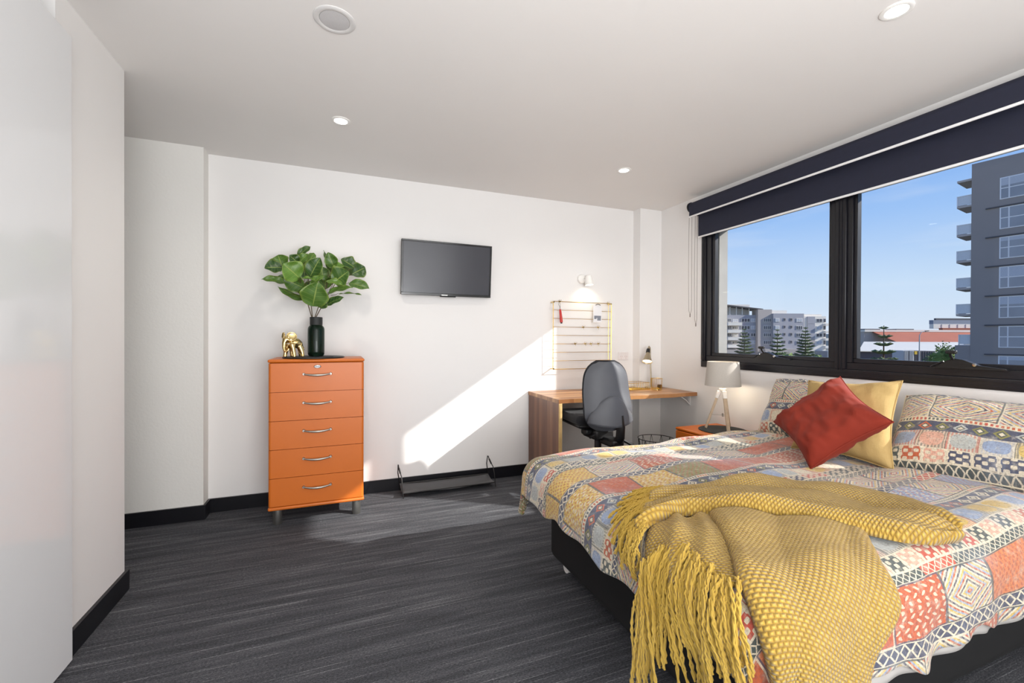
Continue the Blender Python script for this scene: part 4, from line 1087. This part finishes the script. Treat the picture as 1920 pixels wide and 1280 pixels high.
# ------------------------------------------------------------------ pillows and cushions
def cushion(name, label, cat, corners, thick, mat, group=None, pinch=.06, uvs=None, N=36, seed=0, wr=.006, seam=None):
    """corners: bottom-left, bottom-right, top-right, top-left as seen from the room"""
    c = [Vector(p) for p in corners]; ce = sum(c, Vector()) / 4
    xd = ((c[1] - c[0]) + (c[2] - c[3])); W_ = xd.length / 2; xd.normalize()
    yd = ((c[3] - c[0]) + (c[2] - c[1])); H_ = yd.length / 2; yd = (yd - xd * yd.dot(xd)).normalized(); nd = xd.cross(yd)
    R_ = random.Random(seed); m = MB(); m.recalc = False; off = R_.random() * 10; grids = []
    for side in (1, -1):
        P = []
        for i in range(N):
            a = i / (N - 1); row = []
            for j in range(N):
                b = j / (N - 1)
                p = c[0] * (1 - a) * (1 - b) + c[1] * a * (1 - b) + c[2] * a * b + c[3] * (1 - a) * b
                pa = pinch * math.sin(PI * a); pb = pinch * math.sin(PI * b)
                u_, v_ = a * 2 - 1, b * 2 - 1
                p = p - yd * (v_ * abs(v_) ** 3 * pa * H_ * .5) - xd * (u_ * abs(u_) ** 3 * pb * W_ * .5)
                e = max(0, (1 - u_ ** 4)) * max(0, (1 - v_ ** 4)); h = thick / 2 * e ** .55
                h += wr * (mnoise.noise(Vector((a * 5 + off, b * 5, side))) + .6 * mnoise.noise(Vector((a * 13, b * 9 + off, side)))) * min(1, e * 3)
                # radial creases towards corners
                rr = abs(abs(u_) - abs(v_)); cr_ = math.exp(-(rr / .10) ** 2) * min(1, (u_ * u_ + v_ * v_)) * .5
                h -= wr * cr_ * math.sin(rr * 60 + off) * e ** .5
                row.append(tuple(p + nd * (h * side)))
            P.append(row)
        grids.append(P)
    m.grid(grids[0]); m.grid([r[::-1] for r in grids[1]])
    bot = ce.copy()
    o = m.build(name, mat, None, origin=ce, merge=False)
    uv = o.data.uv_layers.new(name='UVMap'); ux, uy = uvs or (0, 0)
    for lp in o.data.loops:
        vi = lp.vertex_index; sd = vi // (N * N); vi %= N * N; i, j = divmod(vi, N)
        if sd: j = N - 1 - j
        uv.data[lp.index].uv = (ux + i / (N - 1) * W_, uy + j / (N - 1) * H_)
    bm = bmesh.new(); bm.from_mesh(o.data); bmesh.ops.remove_doubles(bm, verts=bm.verts, dist=1e-4); bm.to_mesh(o.data); bm.free()
    tag(o, label, cat, group)
    m = MB(); ed = [(i / 30, 0) for i in range(30)] + [(1, i / 30) for i in range(30)] + [(1 - i / 30, 1) for i in range(30)] + [(0, 1 - i / 30) for i in range(30)]
    pts = []
    for a, b in ed:
        p = c[0] * (1 - a) * (1 - b) + c[1] * a * (1 - b) + c[2] * a * b + c[3] * (1 - a) * b; u_, v_ = a * 2 - 1, b * 2 - 1
        pts.append(p - yd * (v_ * abs(v_) ** 3 * pinch * math.sin(PI * a) * H_ * .5) - xd * (u_ * abs(u_) ** 3 * pinch * math.sin(PI * b) * W_ * .5))
    m.tube(pts, .0035, 6, closed=True); s = m.build('piping', seam or mat, o, origin=ce)
    return o
cushion('pillow', 'patchwork print pillow standing nearest the tripod lamp', 'pillow', [(2.50, 2.03, .60), (2.43, 1.36, .60), (2.80, 1.42, .925), (2.80, 2.125, .925)], .20, KILIM2, 'patchwork pillows at the bed head', .05, (.3, .18), 40, 1, .010)
cushion('pillow', 'patchwork print pillow standing beside the straw cushion, away from the lamp', 'pillow', [(2.40, 1.30, .60), (2.45, .56, .635), (2.82, .62, .895), (2.80, 1.385, .905)], .20, KILIM2, 'patchwork pillows at the bed head', .05, (1.22, .16), 40, 2, .010)
cushion('cushion', 'straw yellow linen cushion behind the red one', 'cushion', [(2.27, 1.635, .615), (2.345, 1.205, .605), (2.50, 1.252, 1.005), (2.50, 1.700, .965)], .15, LINEN, 'square scatter cushions', .12, (0, 0), 40, 3, .009)
cushion('cushion', 'rust red velvet cushion balanced on one corner at front', 'cushion', [(2.04, 1.375, .598), (2.22, 1.143, .846), (2.40, 1.47, 1.009), (2.22, 1.702, .748)], .16, REDV, 'square scatter cushions', .12, (0, 0), 48, 4, .013)

#EXTERIOR
# ------------------------------------------------------------------ outside world (real distances, metres)
FH = Vector((fw.x, fw.y, 0)).normalized(); RH = Vector((FH.y, -FH.x, 0))
GZ = -11.0
def gpt(u, D, z=0.0):
    """ground-plan point D metres ahead in the bearing of column u"""
    p = FH * D + RH * (D * (u - 960) / FPX); return Vector((p.x, p.y, z))
def zat(v, D): return 1.2 + (637.5 - v) * D / FPX
GRASS = plain('asphalt_and_verge', (96, 98, 92), .9, .25, .05)
tag(MB().box((4, -400, GZ - .5), (900, 900, GZ)).build('ground', GRASS), kind='structure')
B_GREY = plain('grey_render', (168, 166, 170), .85, .03, .3); B_GREY2 = plain('warm_grey_render', (182, 172, 164), .85, .03, .3)
B_WHITE = plain('cream_render', (236, 228, 214), .85, .03, .3); B_DARK = plain('dark_roof', (86, 84, 86), .8)
B_WIN = plain('far_window_glass', (72, 74, 82), .3, .2, .6); B_BLIND = plain('far_window_blind', (190, 192, 196), .8)
TOWER = plain('tower_grey_render', (150, 142, 136), .85, .03, .4); WFR = plain('white_window_frame', (232, 230, 228), .5)
TGL = plain('tower_glass', (150, 152, 156), .12, .12, .5); RAILG = plain('balcony_glass', (206, 208, 208), .3)
BRICKR = plain('terracotta_roof', (168, 96, 72), .85, .08, .4); PALER = plain('pale_metal_roof', (206, 202, 190), .6, .03, .2)
PODM = plain('blue_grey_cladding', (132, 140, 152), .6, .06, .2)
NEED = plain('pine_needles', (96, 112, 78), .9, .3, 2); TRK = plain('pine_trunk', (92, 78, 64), .9); BUSHM = plain('shrub_leaves', (104, 122, 60), .85, .4, 1.5)
CONT = plain('container_paint', (180, 182, 184), .6, .05, .6); CONTD = plain('dark_container_paint', (90, 88, 94), .6, .05, .6); YELP = plain('yellow_sign', (214, 176, 48), .5)

def frame_at(u, D, du=None):
    """local axes: x to the right across the view, y away"""
    o = gpt(u, D); return Matrix(((RH.x, FH.x, 0, o.x), (RH.y, FH.y, 0, o.y), (0, 0, 1, 0), (0, 0, 0, 1)))
def fbox(M_, a, b): return MB().box(a, b, M_)

# --- long grey apartment block seen through the near-corner pane
D = 179; s = D / FPX; MA = frame_at(1363, D)
def xx(u): return (u - 1363) * s
ap = thing('apartment_building', 'long grey and white apartment block seen through the left window pane', 'building', gpt(1440, D, GZ))
fbox(MA, (xx(1340), 0, GZ), (xx(1417), 3, zat(592, D))).build('wall', B_GREY, ap)
fbox(MA, (xx(1417), -1.5, GZ), (xx(1443), 3, zat(582, D))).build('wall', B_GREY2, ap)
fbox(MA, (xx(1443), -2.5, GZ), (xx(1499.5), 3, zat(589.5, D))).build('wall', B_GREY, ap)
fbox(MA, (xx(1499.5), -1, GZ), (xx(1545), 3, zat(594, D))).build('wall', B_WHITE, ap)
fbox(MA, (xx(1340), 4, zat(592, D)), (xx(1415), 5.5, zat(571, D))).build('penthouse', B_WHITE, ap)
fbox(MA, (xx(1445), 0, zat(590, D)), (xx(1475), 2.5, zat(583, D))).build('penthouse', B_WHITE, ap)
fbox(MA, (xx(1502), 0, zat(594, D)), (xx(1540), 2.5, zat(590, D))).build('penthouse', B_WHITE, ap)
MB().prism([(-.5 * 0 + xx(1335), zat(569, D)), (xx(1395), zat(574, D)), (xx(1428), zat(580, D)), (xx(1428), zat(582, D)), (xx(1395), zat(576, D)), (xx(1335), zat(572, D))], -2.2, 8, 'y')
m = MB(); m.add([MA @ Vector(p) for p in [(xx(1335), -1, zat(570, D)), (xx(1428), -1, zat(580.5, D)), (xx(1428), 8, zat(580.5, D)), (xx(1335), 8, zat(570, D)), (xx(1335), -1, zat(572, D)), (xx(1428), -1, zat(582.5, D)), (xx(1428), 8, zat(582.5, D)), (xx(1335), 8, zat(572, D))]],
    [(0, 1, 2, 3), (7, 6, 5, 4), (0, 4, 5, 1), (1, 5, 6, 2), (2, 6, 7, 3), (3, 7, 4, 0)]); m.build('canopy', B_DARK, ap)
for u_ in (1368, 1380, 1391, 1404): fbox(MA, (xx(u_), 0, zat(592, D)), (xx(u_ + 1), .3, zat(577, D))).build('canopy_post', B_WHITE, ap)
def fwin(M_, x0, x1, z0, z1, y, n=2, blind=False, par=None, name='window'):
    m = MB(); m.cur = 0; m.box((x0, y - .12, z0), (x1, y + .25, z1), M_); o = m.build(name, B_WHITE if n > 1 else B_GREY2, par)
    w = (x1 - x0) / n
    m = MB()
    for i in range(n): m.box((x0 + w * i + .12, y - .16, z0 + .14), (x0 + w * (i + 1) - .12, y - .10, z1 - .14), M_)
    m.build('pane', B_BLIND if blind else B_WIN, o)
for r_, v in enumerate((602, 615.7, 629.3, 643.3)):
    z0, z1 = zat(v + 3.3, D), zat(v - 3.6, D)
    fwin(MA, xx(1363.5), xx(1370), z0, z1, 0, 2, False, ap); fwin(MA, xx(1373), xx(1383), z0, z1 - .3, 0, 3, r_ % 2 == 0, ap)
    fwin(MA, xx(1390), xx(1405.5), z0, z1, 0, 3, False, ap); fwin(MA, xx(1407.5), xx(1416), z0, z1, 0, 2, r_ != 2, ap)
    fwin(MA, xx(1427.5), xx(1441), z0, z1, -1.5, 4, False, ap)
    fwin(MA, xx(1446), xx(1454), z0, z1, -2.5, 2, r_ != 2, ap); fwin(MA, xx(1461.5), xx(1465.5), z0 + .5, z1 + .1, -2.5, 1, False, ap); fwin(MA, xx(1473.5), xx(1478), z0 + .5, z1 + .1, -2.5, 1, False, ap)
    fwin(MA, xx(1485), xx(1496.5), z0, z1, -2.5, 3, r_ == 0, ap)
    fbox(MA, (xx(1360), -2.2, zat(v + 10, D)), (xx(1386), 0, zat(v + 4.2, D))).build('balcony', B_WHITE, ap)
    fbox(MA, (xx(1510), -1.25, z0 - .6), (xx(1524), -1, z1 + .8)).build('cladding_panel', B_GREY if r_ < 3 else B_GREY2, ap)
    fwin(MA, xx(1527), xx(1538), z0, z1, -1.0, 2, r_ % 2 == 1, ap); fbox(MA, (xx(1540), -2.4, zat(v + 10, D)), (xx(1547), 0, zat(v + 5.5, D))).build('balcony', B_WHITE, ap)
    fwin(MA, xx(1540.5), xx(1544.5), z0, z1, -1.0, 1, False, ap)
fbox(MA, (xx(1340), -5, GZ), (xx(1392), 0, zat(657, D))).build('podium', B_GREY2, ap)
fbox(MA, (xx(1419), -6, GZ), (xx(1480), -2, zat(655, D))).build('podium', B_GREY2, ap)
fbox(MA, (xx(1525), -8, GZ), (xx(1600), -1, zat(658, D))).build('podium', PODM, ap)

# --- grey tower close by on the right
dv_ = -(FH - RH * .602).normalized(); ow = Vector((-dv_.y, dv_.x, 0))
if ow.dot(RH) < 0: ow = -ow
E0 = gpt(1819, 47)
MT = Matrix(((dv_.x, ow.x, 0, E0.x), (dv_.y, ow.y, 0, E0.y), (0, 0, 1, 0), (0, 0, 0, 1)))
tw_ = thing('tower_block', 'dark grey apartment tower filling the right end of the window view', 'building', (E0.x, E0.y, GZ))
HT = 20.1
fbox(MT, (0, 0, GZ), (26, 14, HT)).build('wall', TOWER, tw_)
fbox(MT, (-1.2, .05, GZ), (0, 8, zat(647, 48))).build('wall', TOWER, tw_)
def along(u, off=0.0):
    k = (u - 960) / FPX
    # intersection of the bearing with the facade line
    A = np.array([[dv_.dot(FH), -1.0], [dv_.dot(RH), -k]]); b = -np.array([E0.dot(FH), E0.dot(RH)])
    t, DD = np.linalg.solve(A, b); return t, DD
ta, Da = along(1872); tb, Db = along(1889.5); tc_, Dc = along(1846)
z1t = zat(334, Da); z1b = zat(374.5, Da); pitch = (zat(334, Da) - zat(666, Da)) / 6
for r_ in range(9):
    zt, zb = z1t - pitch * r_, z1b - pitch * r_
    for wi, x0 in enumerate((ta, ta + 6.4, ta + 12.8, ta + 17.5)):
        if wi and r_ > 7: continue
        w0 = tb - ta; wt = 3.6
        o = fbox(MT, (x0, -.04, zb), (x0 + wt, .3, zt)).build('window', WFR, tw_)
        zm = zb + (zt - zb) * .50; mid = w0; k_ = (r_ * 7 + wi * 3) % 4
        for xa, xb in ((.10, mid - .05), (mid + .06, wt - .10)):
            fbox(MT, (x0 + xa, -.06, zb + .10), (x0 + xb, -.02, zm - .05)).build('pane', TGL, o)
            fbox(MT, (x0 + xa, -.06, zm + .05), (x0 + xb, -.02, zt - .10)).build('pane', TGL if k_ != 1 else B_BLIND, o)
            if k_ in (0, 2): fbox(MT, (x0 + xa, -.07, zt - .10 - (.35 if k_ else .75)), (x0 + xb, -.06, zt - .10)).build('roller_shade', B_BLIND, o)
    if r_ > 0: fbox(MT, (tc_, -.14, zt + .04), (24, 0, zt + .16)).build('ledge', B_DARK, tw_)
for k, v in enumerate((345, 393, 447, 496, 547, 596)):
    z = zat(v - 6, 47.5)
    bal = fbox(MT, (-1.15, .1, z - .12), (0, 3.4, z + .10)).build('balcony_slab', B_GREY2, tw_)
    if k:
        m = MB(); m.box((-1.12, .12, z + .14), (0, .15, z + 1.15), MT); m.box((-1.12, .12, z + .14), (-1.08, 3.3, z + 1.15), MT); m.build('glass_railing', RAILG, bal)
        m = MB(); m.box((-1.16, .08, z + 1.12), (0, .18, z + 1.18), MT); m.box((-1.16, .08, z + .1), (-1.08, .16, z + 1.15), MT); m.build('railing_frame', WFR, bal)
fbox(MT, (-.9, .15, zat(645, 47.7)), (0, .2, zat(628, 47.7))).build('glass_screen', RAILG, tw_)
m = MB()
for a, b in (((-.95, .1, zat(647, 47.7)), (-.87, .2, zat(627, 47.7))), ((-.95, .1, zat(628, 47.7)), (0, .2, zat(627, 47.7))), ((-.95, .1, zat(647, 47.7)), (0, .2, zat(645.8, 47.7)))): m.box(a, b, MT)
m.build('screen_frame', WFR, tw_)

# --- low buildings between
D = 130; MR = frame_at(1625, D); s = D / FPX
def xr(u): return (u - 1625) * s
rb = thing('red_roofed_hall', 'long low hall with terracotta roof behind the pine', 'building', gpt(1720, D, GZ))
fbox(MR, (xr(1625), 1, GZ), (xr(1850), 4, zat(622, D))).build('wall', B_GREY2, rb)
m = MB(); m.add([MR @ Vector(p) for p in [(xr(1648), -6, zat(641, D)), (xr(1850), -6, zat(641, D)), (xr(1850), 1, zat(621.5, D)), (xr(1640), 1, zat(621.5, D)), (xr(1648), -6, zat(642, D)), (xr(1850), -6, zat(642, D)), (xr(1850), 1, zat(623, D)), (xr(1640), 1, zat(623, D))]],
    [(0, 1, 2, 3), (7, 6, 5, 4), (0, 4, 5, 1), (1, 5, 6, 2), (2, 6, 7, 3), (3, 7, 4, 0)]); m.build('roof', BRICKR, rb)
fbox(MR, (xr(1624), .5, zat(622.3, D)), (xr(1850), 4, zat(618.5, D))).build('parapet', B_WHITE, rb)
for a, b in ((1632, 1661), (1692, 1725)): fbox(MR, (xr(a), 2, zat(618.6, D)), (xr(b), 6, zat(616.5, D))).build('roof_vent', B_DARK, rb)
D2 = 150; MG = frame_at(1749, D2); s2 = D2 / FPX
gb = thing('glazed_building', 'blue grey glazed building rising beside the tower', 'building', gpt(1780, D2, GZ))
fbox(MG, (0, 0, GZ), (75 * s2, 1.5, zat(622, D2))).build('wall', B_GREY2, gb)
fbox(MG, (0, -.1, zat(607.5, D2)), (75 * s2, 1.4, zat(600, D2))).build('glass_band', PODM, gb)
fbox(MG, (0, -.2, zat(616, D2)), (75 * s2, 1.3, zat(607.5, D2))).build('white_band', B_WHITE, gb)
fbox(MG, (8 * s2, .4, zat(600, D2)), (75 * s2, 1.2, zat(596.5, D2))).build('roof', B_DARK, gb)
fbox(MG, (10 * s2, -1.5, zat(621, D2)), (75 * s2, -.2, zat(615, D2))).build('awning', BRICKR, gb)
for k in range(6): fbox(MG, ((11 + 10 * k) * s2, -.3, zat(626, D2)), ((19 + 10 * k) * s2, .1, zat(621.5, D2))).build('window', B_BLIND, gb)
for k in range(4): fbox(MG, ((15 + 15 * k) * s2, -.3, zat(615.5, D2)), ((15.5 + 15 * k) * s2, 0, zat(608, D2))).build('band_joint', B_GREY, gb)
D = 95; MW = frame_at(1607, D); s = D / FPX
wh = thing('warehouse', 'low warehouse with pale metal roof in front of the hall', 'building', gpt(1700, D, GZ))
fbox(MW, (6 * s, 0, GZ), (215 * s, 1.5, zat(658, D))).build('wall', CONTD, wh)
m = MB(); m.add([MW @ Vector(p) for p in [(-1 * s, -.6, zat(658, D)), (216 * s, -.6, zat(661, D)), (300 * s, 12, 1.2 + (637.5 - 641) * (D + 12) / FPX), (96 * s, 12, 1.2 + (637.5 - 641) * (D + 12) / FPX), (-1 * s, -.6, zat(659.5, D)), (216 * s, -.6, zat(662.5, D)), (300 * s, 12, 1.0 + (637.5 - 641) * (D + 12) / FPX), (96 * s, 12, 1.0 + (637.5 - 641) * (D + 12) / FPX)]],
    [(0, 1, 2, 3), (7, 6, 5, 4), (0, 4, 5, 1), (1, 5, 6, 2), (2, 6, 7, 3), (3, 7, 4, 0)]); m.build('roof', PALER, wh)
D = 82; MC = frame_at(1694, D); s = D / FPX
sc_ = thing('shipping_container', 'pale grey shipping container beside the pine', 'container', gpt(1704, D, GZ))
fbox(MC, (0, 0, GZ), (20 * s, 2.4, zat(657.5, D))).build('body', CONT, sc_)
for k in range(1, 8): fbox(MC, (20 * s * k / 8 - .04, -.08, GZ), (20 * s * k / 8 + .04, 0, zat(658, D))).build('rib', CONTD if k == 4 else CONT, sc_)
sc2 = thing('shipping_container', 'dark slate shipping container behind the street lamp', 'container', gpt(1735, D, GZ))
fbox(MC, (21 * s, .3, GZ), (62 * s, 5, zat(658, D))).build('body', CONTD, sc2)
for k in range(1, 9): fbox(MC, (21 * s + 41 * s * k / 9 - .04, .22, GZ), (21 * s + 41 * s * k / 9 + .04, .3, zat(659, D))).build('rib', CONTD, sc2)
fbox(MC, (20.6 * s, -.1, zat(664.5, D)), (25 * s, .25, zat(658.5, D))).build('warning_board', YELP, sc2)
# street lamp
p = gpt(1724, 70); H_ = zat(621, 70)
lp_ = thing('street_lamp', 'tall grey street lamp in front of the terracotta roof', 'street lamp', (p.x, p.y, GZ))
MB().tube([(p.x, p.y, GZ), (p.x, p.y, H_ - .6)], [.13, .07], 8).build('pole', CONT, lp_)
q = p + RH * .9; MB().tube([(p.x, p.y, H_ - .65), (p.x + RH.x * .3, p.y + RH.y * .3, H_ - .15), (q.x, q.y, H_)], .05, 6).build('arm', CONT, lp_)
MB().tube([(q.x, q.y, H_), (q.x + RH.x * .6, q.y + RH.y * .6, H_ + .06)], [.10, .06], 8).build('lamp_head', B_DARK, lp_)

# --- trees
def norfolk(u, D, vtop, wpx, label, seed, lean=0, tiers=13):
    tiers = int(tiers * 1.25)
    R_ = random.Random(seed); base = gpt(u, D, GZ); ztop = zat(vtop, D); H_ = ztop - GZ; Rm = wpx / 2 * D / FPX
    t = thing('norfolk_pine', label, 'tree', base, 'pines in the street')
    MB().tube([base, base + Vector((0, 0, H_ * .5)), base + Vector((0, 0, H_))], [H_ * .017, H_ * .010, H_ * .003], 7).build('trunk', TRK, t)
    m = MB(); m.smooth = False
    for k in range(tiers):
        q = k / (tiers - 1); z = ztop - .35 - (H_ * .74) * (q ** .95); r = Rm * (.10 + .90 * q ** .8); nb = 7 if q > .15 else 5
        a0 = R_.random() * 6
        for b in range(nb):
            a = a0 + 2 * PI * b / nb + R_.uniform(-.15, .15); rr = r * R_.uniform(.82, 1.08); d = Vector((math.cos(a), math.sin(a), 0)); sd = Vector((-d.y, d.x, 0))
            n_ = 12
            c = Vector((base.x, base.y, z))
            def P(w): return c + d * (rr * w) + Vector((0, 0, -.06 * rr * math.sin(w * PI) + .20 * rr * w * w))
            m.tube([P(w) for w in (0, .33, .66, 1)], [.05, .04, .03, .02], 4, smooth=False)
            for i in range(1, n_):
                w = i / n_; pc = P(w); ln = rr * .38 * math.sin(PI * (w * .82 + .14)) + .08
                for sg in (-1, 1):
                    e = pc + sd * (sg * ln) + d * ln * .75 + Vector((0, 0, ln * .22)); th_ = .16 + .05 * rr
                    m.add([pc + Vector((0, 0, th_)), pc - Vector((0, 0, th_)), e, pc + d * th_ * 2.4, pc - d * th_ * 1.2], [(0, 3, 2), (3, 1, 2), (1, 4, 2), (4, 0, 2)])
    fo = m.build('foliage', NEED, t); fo['kind'] = 'stuff'
norfolk(1657, 60, 610.5, 66, 'tall open norfolk pine in front of the terracotta roof', 1, tiers=9)
norfolk(1396, 128, 617, 44, 'norfolk pine before the balconies at the grey block', 2, tiers=11)
norfolk(1457.5, 128, 618, 40, 'norfolk pine before the middle of the grey block', 3, tiers=9)
norfolk(1510, 112, 613.5, 46, 'densest norfolk pine before the white end of the grey block', 4, tiers=13)
def bush(name, label, cat, c, r, h, seed, mat, n=420, grp=None, leafs=.28):
    R_ = random.Random(seed); t = thing(name, label, cat, c, grp)
    m = MB(); bm = bmesh.new(); bmesh.ops.create_icosphere(bm, subdivisions=3, radius=1)
    for v in bm.verts:
        k = 1 + .28 * mnoise.noise(v.co * 2.1 + Vector((seed, 0, 0))) + .12 * mnoise.noise(v.co * 6)
        v.co = Vector((v.co.x * r * k * .86, v.co.y * r * k * .86, h * .5 + v.co.z * h * .5 * k * .9)) + Vector(c)
    m.bm(bm, True)
    for i in range(n):
        a = R_.uniform(0, 2 * PI); e = math.asin(R_.uniform(-.6, 1)); k = 1 + .3 * mnoise.noise(Vector((math.cos(a), math.sin(a), math.sin(e))) * 2.1 + Vector((seed, 0, 0)))
        p = Vector((math.cos(a) * math.cos(e) * r * k * .9, math.sin(a) * math.cos(e) * r * k * .9, h * .5 + math.sin(e) * h * .5 * k)) + Vector(c)
        q1 = Vector((R_.uniform(-1, 1), R_.uniform(-1, 1), R_.uniform(-1, 1))).normalized() * leafs * R_.uniform(.6, 1.4); q2 = q1.orthogonal().normalized() * leafs * .45
        m.add([p - q1 * .2 - q2, p + q1, p - q1 * .2 + q2, p + q1.cross(q2).normalized() * leafs * .3], [(0, 1, 2), (0, 3, 1), (1, 3, 2), (0, 2, 3)])
    f = m.build('foliage', mat, t); f['kind'] = 'stuff'
    MB().tube([Vector(c), Vector(c) + Vector((0, 0, h * .4))], [r * .1, r * .06], 6).build('trunk', TRK, t)
bush('street_tree', 'round leafy tree beside the grey tower', 'tree', gpt(1771, 58, GZ), 2.3, 11.4, 3, BUSHM, 900)
bush('street_tree', 'dark bushy tree left of the leafy one by the dark container', 'tree', gpt(1752, 62, GZ), 1.6, 10.2, 9, NEED, 500)
for k, (u_, D_, r, h, mt_) in enumerate(((1375, 140, 3.0, 7.4, NEED), (1413, 118, 2.6, 7.2, BUSHM), (1474, 122, 3.0, 8.6, BUSHM), (1489, 114, 1.5, 8.4, NEED), (1533, 140, 2.4, 7.6, BUSHM), (1613, 78, .9, 8.4, BUSHM), (1640, 72, 1.6, 7.6, NEED), (1679, 74, 1.6, 7.8, BUSHM))):
    bush('shrub', ['low shrub at the left edge of the window view', 'shrub right of the pine before the balconies', 'shrub right of the middle pine before the grey block', 'dark shrub left of the densest pine', 'shrub at the white end of the grey block', 'small shrub at the window mullion before the warehouse', 'dark shrub at the left foot of the tall open pine', 'shrub between the tall open pine and the pale container'][k], 'shrub', gpt(u_, D_, GZ), r, h, 20 + k, mt_, 260, 'street shrubs')
# distant ridge
m = MB(); P = []
for i in range(60):
    a = i / 59; u_ = 1200 + 900 * a; hh = 5 + 6 * mnoise.noise(Vector((a * 9, 3, 0))) + 2 * mnoise.noise(Vector((a * 40, 1, 0)))
    P.append([tuple(gpt(u_, 700, GZ)), tuple(gpt(u_, 700, 4 + hh)), tuple(gpt(u_, 760, 2 + hh)), tuple(gpt(u_, 800, GZ))])
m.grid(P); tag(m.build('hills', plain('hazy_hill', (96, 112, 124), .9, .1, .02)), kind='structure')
